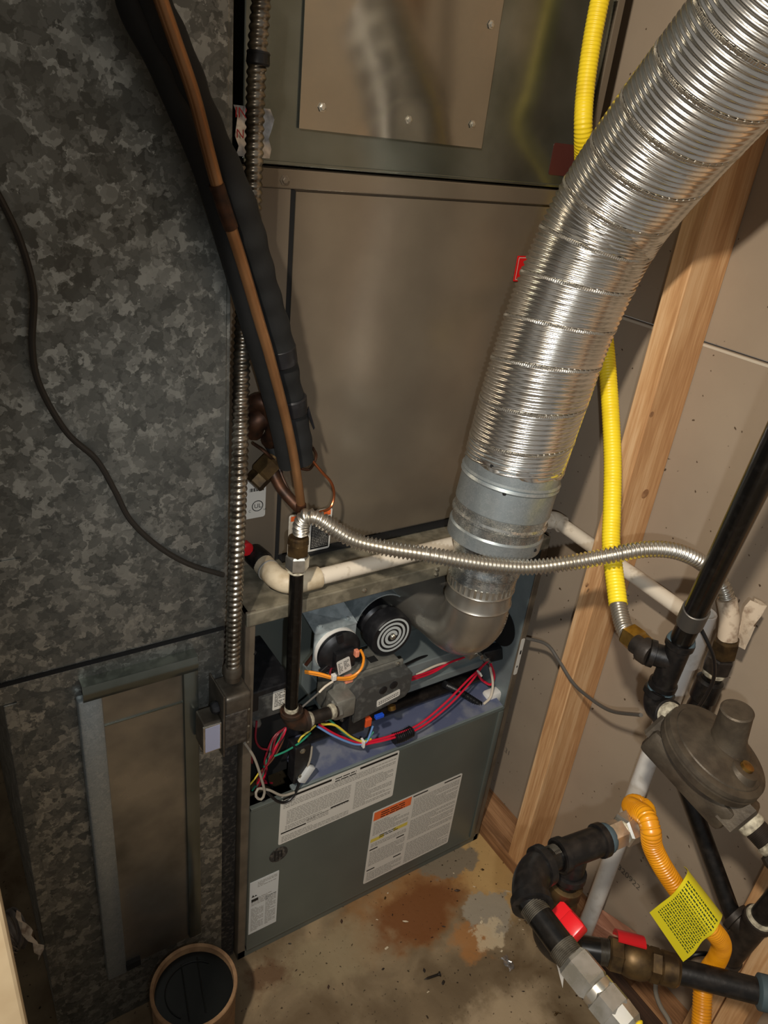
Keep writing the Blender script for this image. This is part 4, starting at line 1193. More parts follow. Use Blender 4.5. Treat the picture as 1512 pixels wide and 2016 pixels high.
# ------------------------------------------------------------------ armoured conduit and switch box
cd = thing('armored_conduit', 'spiral steel flexible conduit rising from the switch box', 'conduit', (-0.034, -0.032, 0.765))
cpts = [(0.0240, 0.0500, 1.6500), (0.0230, 0.0500, 1.6230), (0.0200, 0.0500, 1.5730), (0.0190, 0.0500, 1.5110), (0.0190, 0.0500, 1.4610), (0.0160, 0.0460, 1.3910), (0.0050, 0.0340, 1.3270), (-0.0000, 0.0280, 1.2720), (-0.0080, 0.0120, 1.2120), (-0.0190, -0.0140, 1.1180), (-0.0260, -0.0260, 0.9940), (-0.0310, -0.0330, 0.8940), (-0.0330, -0.0350, 0.7800)]
def bx(L, th):
    f = (L / 0.0085 - th / (2 * math.pi)) % 1.0
    return 0.0094 + 0.0019 * math.sin(math.pi * min(1.0, f / 0.82))
G().tube(resample(crom(cpts), 0.0011), bx, 22).build('spiral_armor', 'conduit_steel', cd, True, 60)
G().lathe((-0.0330, -0.0350, 0.7950), (0.0, 0, -1), [(0, 0.0125), (0.004, 0.0138), (0.016, 0.0138), (0.018, 0.012), (0.026, 0.012)], 20).build('connector', 'box_steel', cd)
tp = V((0.0210, 0.0500, 1.5620))
G().lathe(tp, (0.03, 0, 1), [(0, 0.0122), (0.002, 0.0135), (0.010, 0.0128), (0.012, 0.0135), (0.014, 0.012)], 14).build('black_tape', 'black_plastic', cd)

sb = thing('switch_box', 'steel electrical switch box smeared with dark sealant', 'switch box', (-0.033, -0.03, 0.64))
bz0, bz1 = 0.655, 0.754
body = G().box((-0.054, -0.058, bz0), (-0.010, -0.004, bz1), 0.007, 4).build('box', 'box_steel', sb)
G().box((-0.0535, -0.0598, bz0 + 0.004), (-0.018, -0.056, bz1 - 0.030), 0.0025, 3).build('sealant_smear', 'mastic', sb)
for z in (0.655, 0.688, 0.722):
    screw((-0.0155, -0.058, z), (0, -1, 0), 0.0014, body, 'zinc')
pl_ = G().box((-0.0575, -0.062, bz0 - 0.010), (-0.0545, -0.002, bz1 + 0.010), 0.001).build('cover_plate', 'box_steel', sb, False)
lb_ = G().box((-0.086, -0.056, 0.660), (-0.0575, -0.020, 0.716), 0.003).build('switch_housing', 'box_steel', sb, False)
fr_ = G().box((-0.087, -0.0585, 0.661), (-0.0585, -0.0555, 0.714), 0.001).build('lens_frame', 'chrome', sb, False)
G().box((-0.084, -0.0592, 0.664), (-0.0615, -0.0580, 0.711)).build('lens', 'lens_silver', sb, False)
G().lathe((-0.058, -0.040, 0.728), (-1, 0, 0), [(0, 0.010), (0.006, 0.010), (0.010, 0.007)], 8).build('toggle_knob', 'black_plastic', sb)
G().box((-0.090, -0.016, 0.650), (-0.080, -0.012, 0.705), 0.001).build('side_tab', 'dark_hole', sb, False)

# ------------------------------------------------------------------ gas drop to the valve
gd = thing('gas_drop', 'black iron gas drop pipe feeding the furnace gas valve', 'gas pipe', (0.077, -0.02, 0.61))
G().tube([(0.077, -0.020, 0.645), (0.071, -0.020, 0.932)], 0.0108, 20).build('pipe', 'black_pipe', gd)
iron_elbow('elbow', (0.0775, -0.020, 0.652), (0.0785, -0.020, 0.619), (0.108, -0.020, 0.617), 0.0165, 'rusty_iron', gd)
G().lathe((0.077, -0.020, 0.652), (0, 0, 1), [(0, 0.0118), (0.004, 0.0122), (0.008, 0.0112)], 18).build('thread_paste', 'white_dope', gd)
G().tube([(0.105, -0.020, 0.617), (0.166, -0.018, 0.612)], 0.0112, 18).build('nipple', 'old_iron', gd)
for x in (0.108, 0.152):
    G().lathe((x, -0.020, 0.6165), (1, 0, -0.05), [(0, 0.0118), (0.002, 0.0135), (0.006, 0.0135), (0.009, 0.0118)], 18).build('thread_tape', 'white_dope', gd)

def corrhose(name, pts, R, a, p, mt, parent, seg=18, samples=7, sm=70):
    P = resample(crom(pts), p / samples)
    return G().tube(P, corr(R, a, p), seg).build(name, mt, parent, True, sm)

hs = thing('gas_connector', 'corrugated stainless gas connector sagging across the furnace front', 'gas hose', (0.0750, -0.0200, 0.9450))
corrhose('corrugated_tube', [(0.0740, -0.0200, 0.9900), (0.0730, -0.0220, 1.0040), (0.0780, -0.0280, 1.0190), (0.0920, -0.0380, 1.0170), (0.1110, -0.0460, 1.0030), (0.1410, -0.0620, 0.9840), (0.1800, -0.0920, 0.9790), (0.2290, -0.1320, 0.9790), (0.2970, -0.1680, 0.9690), (0.3580, -0.2000, 0.9670), (0.4034, -0.2339, 0.9836), (0.4324, -0.2768, 1.0135), (0.4733, -0.2978, 1.0261), (0.5149, -0.3142, 1.0250), (0.5535, -0.3293, 1.0118), (0.5939, -0.3401, 0.9855), (0.6049, -0.3611, 0.9648), (0.6161, -0.3757, 0.9325)], 0.0106, 0.0018, 0.0062, 'stainless', hs)
G().hexnut((0.0712, -0.020, 0.928), (0.0, 0, 1), 0.026, 0.0175, 0.2).build('flare_adapter', 'chrome', hs, False)
g = G()
g.hexnut((0.0708, -0.020, 0.953), (0.0, 0, 1), 0.022, 0.0165, 0.6)
g.lathe((0.0708, -0.020, 0.972), (0, 0, 1), [(0, 0.0155), (0.010, 0.0150), (0.012, 0.012)], 18)
g.build('flare_nut', 'brass_dull', hs, False)
G().lathe((0.071, -0.020, 0.922), (0, 0, 1), [(0, 0.0115), (0.003, 0.014), (0.007, 0.012)], 16).build('thread_paste', 'white_dope', hs)
sl_ = G().tube(crom([(0.6110, -0.3691, 0.9481), (0.6142, -0.3808, 0.9224), (0.6149, -0.3897, 0.8876)]), 0.0145, 18).build('paper_sleeve', 'paper_tag', hs)
gr = []
for i in range(6):
    gr.append([V((0.6229, -0.4012, 0.8893)).lerp(V((0.6343, -0.4005, 0.9573)), i / 5) + V((0.018 * j / 5 + 0.006 * math.sin(i + j), 0.012 * math.sin(j * 1.3 + i * .5), -0.006 * j * (1 - abs(i - 2) / 4))) for j in range(6)])
G().sheet(gr, 0.0006).build('torn_tag', 'paper_tag', hs)
g = G()
g.hexnut((0.6151, -0.3890, 0.8889), V((0.6190, -0.3912, 0.8463)) - V((0.6151, -0.3890, 0.8889)), 0.034, 0.020)
g.build('end_nut', 'brass_dull', hs, False)
vd = V((0.6250, -0.3830, 0.7330)) - V((0.6250, -0.3850, 0.8640))
vp = thing('gas_stub', 'grimy iron gas shutoff stub behind the white standpipe', 'gas pipe', (0.6250, -0.3830, 0.7280))
G().tube([(0.6250, -0.3850, 0.8570), (0.6250, -0.3800, 0.6920)], 0.0145, 18).build('pipe', 'black_iron', vp)
G().hexnut((0.6250, -0.3860, 0.8500), vd, 0.030, 0.0215).build('shutoff_body', 'old_iron', vp, False)
G().lathe((0.6250, -0.3850, 0.8210), vd, [(0, 0.0155), (0.003, 0.0175), (0.008, 0.0175), (0.010, 0.0155)], 18).build('thread_tape', 'white_dope', vp)
G().lathe((0.6250, -0.3840, 0.8030), vd, [(0, 0.016), (0.004, 0.021), (0.040, 0.021), (0.044, 0.017), (0.060, 0.019), (0.075, 0.019), (0.078, 0.015)], 20).build('coupling', 'black_iron', vp)

# ------------------------------------------------------------------ condensate drain and standpipe
dp = thing('condensate_drain', 'grubby white PVC condensate pipe along furnace top and wall', 'drain pipe', (0.10, 0.02, 0.862))
zp = 0.8800
G().tube(resample(fillet([(0.100, 0.012, zp), (0.655, 0.026, 0.874), (0.660, -0.2965, 0.857)], 0.03), 0.01), 0.0134, 20).build('pipe', 'pvc', dp)
g = G()
P = resample(fillet([(0.064, 0.080, zp), (0.066, 0.010, zp), (0.128, 0.0125, zp)], 0.038, 12), 0.004)
g.tube(P, 0.0175, 22)
g.build('elbow', 'pvc_dirty', dp)
G().lathe((0.064, 0.062, zp), (0.03, -1, 0), [(0, 0.0175), (0.0005, 0.0183), (0.003, 0.0183), (0.0035, 0.0175)], 22).build('joint_ring', 'ink_soft', dp)
G().lathe((0.060, 0.111, zp + 0.003), (0.1, -1, 0), [(0, 0.018), (0.030, 0.0185), (0.034, 0.016)], 22).build('socket', 'black_iron', dp)
G().tube(resample(fillet([(0.640, 0.0255, 0.8742), (0.6555, 0.026, 0.874), (0.656, 0.004, 0.873)], 0.012, 8), 0.003), 0.0172, 20).build('elbow', 'pvc', dp)
sp = thing('standpipe', 'white PVC standpipe with open top at the drywall', 'standpipe', (0.660, -0.318, 0.0))
G().tube([(0.660, -0.318, 0.0), (0.660, -0.318, 0.80)], 0.0167, 24).build('pipe', 'pvc_white', sp)
g = G()
g.lathe((0.660, -0.318, 0.772), (0, 0, 1), [(0, 0.0168), (0.001, 0.0212), (0.105, 0.0212), (0.106, 0.0200), (0.104, 0.0172), (0.03, 0.0168)], 28, False)
g.build('open_coupling', 'pvc_white', sp)
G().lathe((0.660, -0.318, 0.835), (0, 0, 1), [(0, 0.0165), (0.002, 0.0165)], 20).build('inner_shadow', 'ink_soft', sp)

# ------------------------------------------------------------------ yellow CSST gas line
yc = thing('yellow_gas_line', 'bright yellow jacketed flexible gas line with bare end', 'gas line', (0.4457, -0.3036, 0.9429))
corrhose('jacket', [(0.5410, 0.0650, 1.7400), (0.5380, 0.0650, 1.7050), (0.5360, 0.0620, 1.6500), (0.5360, 0.0550, 1.5870), (0.5400, 0.0450, 1.5340), (0.6086, 0.0779, 1.4416), (0.6033, 0.0181, 1.3416), (0.5912, -0.0403, 1.2582), (0.5658, -0.1007, 1.1784), (0.5380, -0.1579, 1.1011), (0.5086, -0.2037, 1.0398), (0.4874, -0.2334, 1.0021), (0.4684, -0.2646, 0.9753), (0.4463, -0.3040, 0.9430)], 0.0134, 0.00035, 0.0050, 'yellow_jacket', yc)
corrhose('bare_end', [(0.4478, -0.3010, 0.9451), (0.4375, -0.3213, 0.9320), (0.4300, -0.3390, 0.9240), (0.4254, -0.3556, 0.9255)], 0.0112, 0.0014, 0.0044, 'stainless', yc)
nd_ = V((0.4123, -0.4021, 0.9354)) - V((0.4262, -0.3497, 0.9247))
g = G()
g.hexnut((0.4267, -0.3474, 0.9246), nd_, 0.030, 0.0185, 0.3)
g.hexnut((0.4190, -0.3732, 0.9296), nd_, 0.022, 0.0165, 0.3)
g.build('brass_fitting', 'brass', yc, False)

# ------------------------------------------------------------------ upper gas main with tee, elbow
gm = thing('gas_main', 'glossy black iron gas main with tee above the regulator', 'gas pipe', (0.4228, -0.4179, 0.8898))
tA, tB = V((0.4243, -0.4196, 0.8888)), V((0.4254, -0.4225, 0.9678))
mdir = (V((0.3082, -0.5027, 1.2799)) - V((0.4215, -0.4208, 0.9444))).normalized()
G().tube([tB - mdir * 0.02, V((0.3082, -0.5027, 1.2799)) + mdir * 1.00], 0.0145, 24).build('pipe', 'black_pipe', gm)
iron_tee('tee', tA, tB, (0.4048, -0.3959, 0.9368), 0.0162, 'black_iron', gm)
G().lathe(tB - mdir * 0.001, mdir, [(0, 0.0184), (0.002, 0.0180), (0.004, 0.0160), (0.005, 0.0148)], 24).build('thread_dope', 'teal_dope', gm)
nd2 = (V((0.4098, -0.3804, 0.9342)) - V((0.4089, -0.4130, 0.9362))).normalized()
G().lathe((0.4087, -0.4005, 0.9338), nd2, [(0, 0.0165), (0.004, 0.0180), (0.016, 0.0180), (0.018, 0.0135), (0.030, 0.0135)], 20).build('bushing', 'old_iron', gm)
G().lathe(tA + mdir * 0.001, -mdir, [(0, 0.0178), (0.003, 0.0185), (0.008, 0.0178), (0.012, 0.016)], 24).build('thread_dope', 'teal_dope', gm)
eC, eB = V((0.4204, -0.4186, 0.8533)), V((0.4068, -0.4520, 0.8725))
iron_elbow('elbow', tA - mdir * 0.008, eC, eB, 0.0180, 'black_iron', gm)
G().lathe(eB + (eC - eB).normalized() * 0.004, (eB - eC).normalized(), [(0, 0.0160), (0.003, 0.0180), (0.012, 0.0172), (0.016, 0.015)], 20).build('thread_dope', 'white_dope', gm)
cpos = tB + mdir * 0.058
kc = G().lathe(cpos - mdir * 0.016, mdir, [(0, 0.0150), (0.001, 0.0166), (0.032, 0.0166), (0.033, 0.0150)], 24).build('ground_clamp', 'clamp_gray', gm)
G().tube(crom([cpos + V((0.018, 0, -0.016)), (0.4455, -0.4512, 0.9711), (0.4637, -0.4547, 0.9425), (0.4842, -0.4527, 0.9034), (0.4978, -0.4452, 0.8652), (0.5117, -0.4354, 0.8310)], 0.008), 0.0026, 10).build('ground_wire', 'wire_black', gm)

# ------------------------------------------------------------------ regulator
rg = thing('gas_regulator', 'weathered cast gas pressure regulator with domed bonnet tower', 'regulator', (0.4065, -0.5209, 0.8617))
rc = V((0.4137, -0.5183, 0.8629)); rn = V((0.19, -0.27, 0.93)).normalized()
G().lathe(rc, rn, [(t_ * 0.9, r_ * 0.86) for (t_, r_) in [(-0.030, 0.030), (-0.026, 0.052), (-0.014, 0.074), (-0.012, 0.0795), (-0.002, 0.0805), (-0.001, 0.0785), (0.001, 0.0785), (0.002, 0.0800), (0.009, 0.0790), (0.011, 0.0750), (0.012, 0.0700), (0.014, 0.0690), (0.018, 0.0600), (0.022, 0.0420), (0.027, 0.0300)]], 56).build('diaphragm_case', 'regulator_cast', rg)
tw = rc + rn * 0.020 + (V((0.4194, -0.5220, 0.8743)) - rc) * 0.55
tn = (V((0.4138, -0.5248, 0.9396)) - tw).normalized()
TL = (V((0.4138, -0.5248, 0.9396)) - tw).length
tb = G().lathe(tw - tn * 0.012, tn, [(0, 0.030), (0.010, 0.0235), (0.022, 0.0208), (TL + 0.008, 0.0192), (TL + 0.0095, 0.0196), (TL + 0.011, 0.0196), (TL + 0.0125, 0.0175)], 36).build('bonnet_tower', 'regulator_cast', rg)
vt = V((0.4135, -0.5594, 0.8741))
g = G()
g.lathe(vt - rn * 0.016, rn, [(0, 0.024), (0.006, 0.021), (0.018, 0.017), (0.019, 0.012)], 20)
g.build('vent_boss', 'regulator_cast', rg)
G().lathe(vt + rn * 0.001, rn, [(0, 0.009), (0.006, 0.008), (0.007, 0.004)], 12).build('vent_plug', 'brass', rg)
bi, bo = V((0.3952, -0.4525, 0.8741)), V((0.4162, -0.5827, 0.8296))
bd_ = (bo - bi).normalized()
G().obox(bi.lerp(bo, 0.5) - rn * 0.028, (bd_, rn, bd_.cross(rn)), ((bo - bi).length / 2 - 0.004, 0.020, 0.026), 0.008).build('valve_body', 'regulator_cast', rg)
G().hexnut(bi - bd_ * 0.004 - rn * 0.014, bd_, 0.036, 0.0245, 0.4, 4).build('inlet_boss', 'regulator_cast', rg, False)
G().hexnut(bo - bd_ * 0.022 - rn * 0.016, bd_, 0.030, 0.0300, 0.3, 4).build('outlet_boss', 'regulator_cast', rg, False)
q0 = bo - rn * 0.016 + bd_ * 0.004
g = G()
g.threads(q0, bd_, 0.052, 0.0150)
g.build('nipple', 'old_iron', rg)
G().lathe(q0 + bd_ * 0.003, bd_, [(0, 0.0150), (0.002, 0.0172), (0.010, 0.0168), (0.013, 0.0150)], 18).build('thread_dope', 'white_dope', rg)
G().lathe(q0 + bd_ * 0.034, bd_, [(0, 0.0150), (0.002, 0.0168), (0.007, 0.0164), (0.010, 0.0150)], 18).build('thread_dope', 'white_dope', rg)
G().hexnut(q0 + bd_ * 0.044, bd_, 0.065, 0.0245, 0.2).build('union_nut', 'old_iron', rg, False)
G().tube([q0 + bd_ * 0.10, q0 + bd_ * 0.40], 0.0145, 18).build('inlet_pipe', 'black_iron', rg)

# ------------------------------------------------------------------ thin riser and lower tee against the wall
lr = thing('slanted_gas_riser', 'long slim black iron riser ending in a grimy wall tee', 'gas pipe', (0.6150, -0.5820, 0.4150))
ra, rb = V((0.6150, -0.3570, 0.6590)), V((0.6150, -0.5670, 0.4450))
G().tube([ra, rb], 0.0135, 18).build('riser', 'black_iron', lr)
rd_ = (rb - ra).normalized()
G().lathe(ra + rd_ * 0.010, rd_, [(0, 0.017), (0.004, 0.0195), (0.034, 0.0195), (0.038, 0.0165), (0.046, 0.0135)], 20).build('coupling', 'black_iron', lr)
ta, tb2 = V((0.6150, -0.5810, 0.3610)), V((0.6150, -0.5960, 0.4900))
iron_tee('tee', ta, tb2, (0.6150, -0.5610, 0.4530), 0.0205, 'old_iron', lr)
td = (tb2 - ta).normalized()
G().tube([tb2 - td * 0.02, tb2 + td * 0.40], 0.0168, 20).build('pipe', 'black_iron', lr)
G().tube([ta + td * 0.02, ta - td * 0.085], 0.0168, 20).build('pipe', 'black_iron', lr)
G().lathe(tb2 - td * 0.002, td, [(0, 0.0185), (0.002, 0.0215), (0.006, 0.0205), (0.008, 0.0168)], 20).build('thread_dope', 'white_dope', lr)

# ------------------------------------------------------------------ lower gas manifold
lm = thing('gas_manifold', 'black iron gas manifold of tee, elbows and red-handled valves', 'gas manifold', (0.1360, -0.5200, 0.8000))
ZL = 0.80
a_, b_ = V((0.1710, -0.5060, 0.8000)), V((0.2380, -0.5150, 0.8000))
mid = a_.lerp(b_, 0.36)
iron_tee('tee', a_, b_, mid + V((0.0, -0.004, -0.042)), 0.0172, 'black_iron', lm)
xd = (b_ - a_).normalized()
e1, eC2, e2 = V((0.1520, -0.5070, 0.8000)), V((0.1210, -0.5060, 0.8000)), V((0.1020, -0.5400, 0.8000))
iron_elbow('elbow', e1, eC2, e2, 0.0195, 'black_iron', lm)
G().tube([e1 - xd * 0.01, a_ + xd * 0.01], 0.0136, 20).build('nipple', 'black_pipe', lm)
G().threads(a_ - xd * 0.010, xd, 0.010, 0.0141).build('threads', 'thread_steel', lm)
nd3 = (V((0.1010, -0.5930, 0.7970)) - e2).normalized()
n_end = V((0.1010, -0.5910, 0.7970))
G().tube([e2 - nd3 * 0.01, n_end], 0.0140, 20).build('nipple', 'black_pipe', lm)
G().threads(e2 - nd3 * 0.002, nd3, 0.014, 0.0146).build('threads', 'thread_steel', lm)
# down branch with first valve
vb = mid + V((0.0, -0.004, -0.040))
vdn = (V((0.1920, -0.5150, 0.6550)) - vb).normalized()
G().tube([vb, vb + vdn * 0.05], 0.0150, 18).build('nipple', 'black_pipe', lm)
g = G()
g.lathe(vb + vdn * 0.012, vdn, [(0, 0.015), (0.002, 0.0200), (0.018, 0.0200), (0.022, 0.016), (0.034, 0.0205), (0.052, 0.0205), (0.056, 0.015), (0.062, 0.0195), (0.076, 0.0195), (0.078, 0.014)], 20)
g.build('brass_valve', 'brass_dull', lm)
hA = V((0.1738, -0.5311, 0.7275)); hB = V((0.1734, -0.5573, 0.7293))
hd = (hB - hA).normalized()
hn = V((-0.45, -0.55, 0.70)); hn = (hn - hd * hn.dot(hd)).normalized()
G().obox(hA.lerp(hB, 0.35), (hd, hn, hd.cross(hn)), (0.017, 0.007, 0.012), 0.003).build('red_handle', 'red_handle', lm)
G().obox(hA.lerp(hB, 0.80) + hn * 0.004, (hd, hn, hd.cross(hn)), (0.012, 0.010, 0.011), 0.003).build('red_handle_grip', 'red_handle', lm)
l1_, l2_, l3_ = V((0.2090, -0.5050, 0.6600)), V((0.1990, -0.5050, 0.6190)), V((0.2330, -0.5300, 0.6110))
iron_elbow('elbow', l1_, l2_, l3_, 0.0235, 'black_iron', lm)
pz = [V((0.2228, -0.5247, 0.6185)), V((0.2610, -0.5609, 0.6259)), V((0.2831, -0.5833, 0.6261)), V((0.3050, -0.6052, 0.6270)), V((0.3833, -0.6888, 0.6372))]
d1 = (pz[1] - pz[0]).normalized()
G().tube([pz[0], pz[1]], 0.0155, 20).build('nipple', 'black_pipe', lm)
G().threads(pz[1] - d1 * 0.012, d1, 0.012, 0.0160).build('threads', 'thread_steel', lm)
d2 = (pz[3] - pz[1]).normalized()
g = G()
g.hexnut(pz[1] - d2 * 0.002, d2, 0.018, 0.0215, 0.2)
g.lathe(pz[1] + d2 * 0.012, d2, [(0, 0.015), (0.006, 0.0205), (0.014, 0.0225), (0.026, 0.0225), (0.034, 0.0205), (0.040, 0.016)], 24)
g.hexnut(pz[1] + d2 * 0.048, d2, 0.014, 0.0205, 0.5)
g.lathe(pz[1] + d2 * 0.060, d2, [(0, 0.017), (0.003, 0.0200), (0.020, 0.0200), (0.024, 0.017)], 20)
g.build('ball_valve', 'brass_dull', lm)
hp = pz[1] + d2 * 0.030
gr = []
for i in range(6):
    row = []
    for j in range(7):
        a = math.radians(-5 + 95 * j / 6)
        row.append(hp + V((0, 0, 1)) * (0.0235 * math.cos(a) + 0.004) - d2.cross(V((0, 0, 1))) * (0.024 * math.sin(a)) - d2 * (0.026 - 0.034 * i / 5))
    gr.append(row)
G().sheet(gr, 0.003).build('red_handle', 'red_plastic', lm)
d3 = (pz[4] - pz[3]).normalized()
G().tube([pz[3] - d3 * 0.02, pz[4]], 0.0150, 20).build('outlet_pipe', 'black_iron', lm)
G().lathe(pz[4] - d3 * 0.004, d3, [(0, 0.0155), (0.003, 0.0205), (0.020, 0.0205), (0.022, 0.017)], 20).build('end_coupling', 'teal_dope', lm)
G().tube([pz[4] + d3 * 0.016, pz[4] + d3 * 0.36], 0.0150, 20).build('outlet_pipe', 'black_iron', lm)

# ------------------------------------------------------------------ amber appliance hoses
h1 = thing('amber_gas_hose', 'amber coated corrugated gas hose wearing a yellow warning tag', 'gas hose', (0.3284, -0.6709, 0.5607))
G().lathe(b_ - xd * 0.002, xd, [(0, 0.0175), (0.003, 0.0185), (0.009, 0.0172), (0.012, 0.015)], 20).build('thread_dope', 'teal_dope', h1)
xd2 = (V((0.2990, -0.5200, 0.8000)) - b_).normalized()
G().hexnut(b_ + xd * 0.004, xd2, 0.026, 0.0165, 0.3).build('adapter_nut', 'chrome', h1, False)
g = G()
g.hexnut(b_ + xd2 * 0.029, xd2, 0.022, 0.0195, 0.7)
g.lathe(b_ + xd2 * 0.048, xd2, [(0, 0.0175), (0.009, 0.0172), (0.011, 0.012)], 20)
g.build('flare_nut', 'chrome', h1, False)
hpts = [b_ + xd2 * 0.052, b_ + xd2 * 0.068, (0.3368, -0.5004, 0.7837), (0.3306, -0.4888, 0.7842), (0.3115, -0.4955, 0.7958), (0.2919, -0.5151, 0.8189), (0.2819, -0.5315, 0.8321), (0.2764, -0.5447, 0.8270), (0.2794, -0.5515, 0.8066), (0.2877, -0.5659, 0.7844), (0.2998, -0.5836, 0.7614), (0.3207, -0.6058, 0.7303), (0.3396, -0.6273, 0.7067), (0.3660, -0.6351, 0.6696), (0.3800, -0.6349, 0.6269), (0.3797, -0.6330, 0.5949), (0.3719, -0.6393, 0.5719), (0.3625, -0.6513, 0.5535), (0.3500, -0.6682, 0.5238)]
corrhose('corrugated_hose', hpts, 0.0116, 0.0006, 0.0036, 'amber_jacket', h1, 18, 6)
tops = [(0.2833, -0.5768, 0.7126), (0.2849, -0.5834, 0.7365), (0.2881, -0.5893, 0.7569), (0.2897, -0.5924, 0.7754), (0.2974, -0.5915, 0.7855), (0.3127, -0.5856, 0.7813), (0.3234, -0.5756, 0.7699)]
bots = [(0.3151, -0.6223, 0.6548), (0.3179, -0.6276, 0.6777), (0.3188, -0.6300, 0.7053), (0.3203, -0.6355, 0.7245), (0.3299, -0.6335, 0.7339), (0.3463, -0.6281, 0.7303), (0.3582, -0.6205, 0.7165)]
T_, B_ = crom(tops, 0.006), crom(bots, 0.006)
n_ = min(len(T_), len(B_))
Tn = resample(T_, sum((T_[i + 1] - T_[i]).length for i in range(len(T_) - 1)) / 20)
Bn = resample(B_, sum((B_[i + 1] - B_[i]).length for i in range(len(B_) - 1)) / 20)
nn_ = min(len(Tn), len(Bn))
grid = [[Tn[j].lerp(Bn[j], i / 6) for j in range(nn_)] for i in range(7)]
tg = G().sheet(grid, 0.0006).build('warning_tag', 'yellow_tag', h1)
def tagpt(a, b):
    fj = a * (nn_ - 1)
    j = min(int(fj), nn_ - 2)
    p0 = Tn[j].lerp(Tn[j + 1], fj - j)
    p1 = Bn[j].lerp(Bn[j + 1], fj - j)
    return p0.lerp(p1, b)
camdir = V((-0.366, -0.84, 1.518))
g = G()
rnd = random.Random(9)
for k in range(17):
    a0 = 0.12 + 0.60 * k / 17
    b = 0.07
    while b < 0.93:
        L = rnd.uniform(0.02, 0.07)
        q = [tagpt(a0, b), tagpt(a0, min(b + L, .95)), tagpt(a0 + 0.016, min(b + L, .95)), tagpt(a0 + 0.016, b)]
        nrm = (q[1] - q[0]).cross(q[3] - q[0]).normalized()
        if nrm.dot(V((-0.6, -0.3, 0.7))) < 0:
            nrm = -nrm
        g.add([v + nrm * 0.0007 for v in q], [(0, 1, 2, 3)])
        b += L + 0.016
g.build('tag_print', 'tag_ink', tg, False)
h2 = thing('yellow_stub_hose', 'yellow coated gas hose end under two chrome hex nuts', 'gas hose', (0.1030, -0.6560, 0.7950))
g = G()
g.threads(n_end - nd3 * 0.006, nd3, 0.016, 0.0152)
g.build('male_thread', 'thread_steel', h2)
dn = (V((0.1060, -0.6520, 0.7900)) - n_end).normalized()
G().hexnut(n_end + dn * 0.008, dn, 0.032, 0.0195, 0.15).build('adapter_nut', 'chrome', h2, False)
G().lathe(n_end + dn * 0.040, dn, [(0, 0.017), (0.008, 0.017)], 20).build('neck', 'chrome', h2)
g = G()
g.hexnut(n_end + dn * 0.046, dn, 0.022, 0.0195, 0.15)
g.lathe(n_end + dn * 0.066, dn, [(0, 0.0180), (0.014, 0.0170), (0.018, 0.014)], 8)
g.build('flare_nut', 'chrome', h2, False)
corrhose('corrugated_hose', [n_end + dn * 0.078, n_end + dn * 0.11, n_end + dn * 0.15, n_end + dn * 0.20], 0.0130, 0.0016, 0.0075, 'yellow_jacket', h2, 18, 8)

# ------------------------------------------------------------------ loose wires
tag(G().tube(crom([(-0.2700, -0.0080, 1.4320), (-0.2630, -0.0080, 1.4180), (-0.2500, -0.0080, 1.3800), (-0.2430, -0.0080, 1.3310), (-0.2500, -0.0080, 1.2760), (-0.2470, -0.0080, 1.2320), (-0.2250, -0.0080, 1.1760), (-0.1950, -0.0080, 1.1370), (-0.1770, -0.0080, 1.0940), (-0.1600, -0.0080, 1.0490), (-0.1280, -0.0080, 1.0050), (-0.0880, -0.0080, 0.9680), (-0.0370, -0.0060, 0.9360)]), 0.0036, 10).build('thermostat_cable', 'wire_sheath', None), 'thin dark cable drooping across the galvanized return duct', 'cable')
tag(G().tube(crom([(0.6275, 0.008, 0.606), (0.6320, -0.0500, 0.6290), (0.6300, -0.0920, 0.6190), (0.6220, -0.1390, 0.6070), (0.6100, -0.1820, 0.6140), (0.5800, -0.2610, 0.6510), (0.5300, -0.3470, 0.7330)]), 0.0034, 10).build('low_voltage_cable', 'wire_gray', None), 'thin grey cable looping from furnace side past stud', 'cable')
tag(G().tube(crom([(0.5970, -0.5329, 0.2955), (0.6064, -0.5387, 0.3184), (0.6265, -0.5504, 0.3225), (0.6459, -0.5612, 0.3055)]), 0.0042, 10).build('scrap_cable', 'wire_black', None), 'short dark cable arching behind the yellow tag', 'cable')
tag(G().tube(crom([(0.6630, -0.4790, 0.1300), (0.6550, -0.4930, 0.1000), (0.6610, -0.5100, 0.0700), (0.6670, -0.5340, 0.0500), (0.6550, -0.5650, 0.0300)]), 0.0045, 10).build('floor_cable', 'wire_palegray', None), 'pale grey cable dropping to the floor by dark board', 'cable')

# ------------------------------------------------------------------ wood scraps, bucket, debris
tag(G().box((0.575, -0.78, 0.0), (0.637, -0.34, 0.075), 0.003).build('dark_board', 'dark_wood', None, False), 'dark brown board lying on the floor along wall plate', 'board')
tag(G().obox((0.690, -0.345, 0.062), ((0.35, -0.94, 0), (0.94, 0.35, 0), (0, 0, 1)), (0.055, 0.020, 0.0235), 0.002).build('wood_block', 'pink_wood', None, False), 'pinkish wood offcut resting on the wall bottom plate', 'wood block')
tag(G().obox((0.672, -0.415, 0.0565), ((0.2, -0.98, 0), (0.98, 0.2, 0), (0, 0, 1)), (0.030, 0.018, 0.018), 0.002).build('wood_offcut', 'plate_wood', None, False), 'small brown wood offcut beside the pinkish block', 'wood block')
tag(G().prism([(0.5580, -0.3310, 0.0450), (0.5740, -0.3450, 0.0450), (0.5550, -0.3700, 0.0020)], (0.004, 0.004, 0.0)).build('plastic_shard', 'pvc_white', None, False), 'white pointed plastic shard standing on the floor', 'shard')
bc = thing('round_container', 'round cardboard tub with dark sunken lid by the duct', 'container', (-0.128, -0.118, 0.0))
g = G()
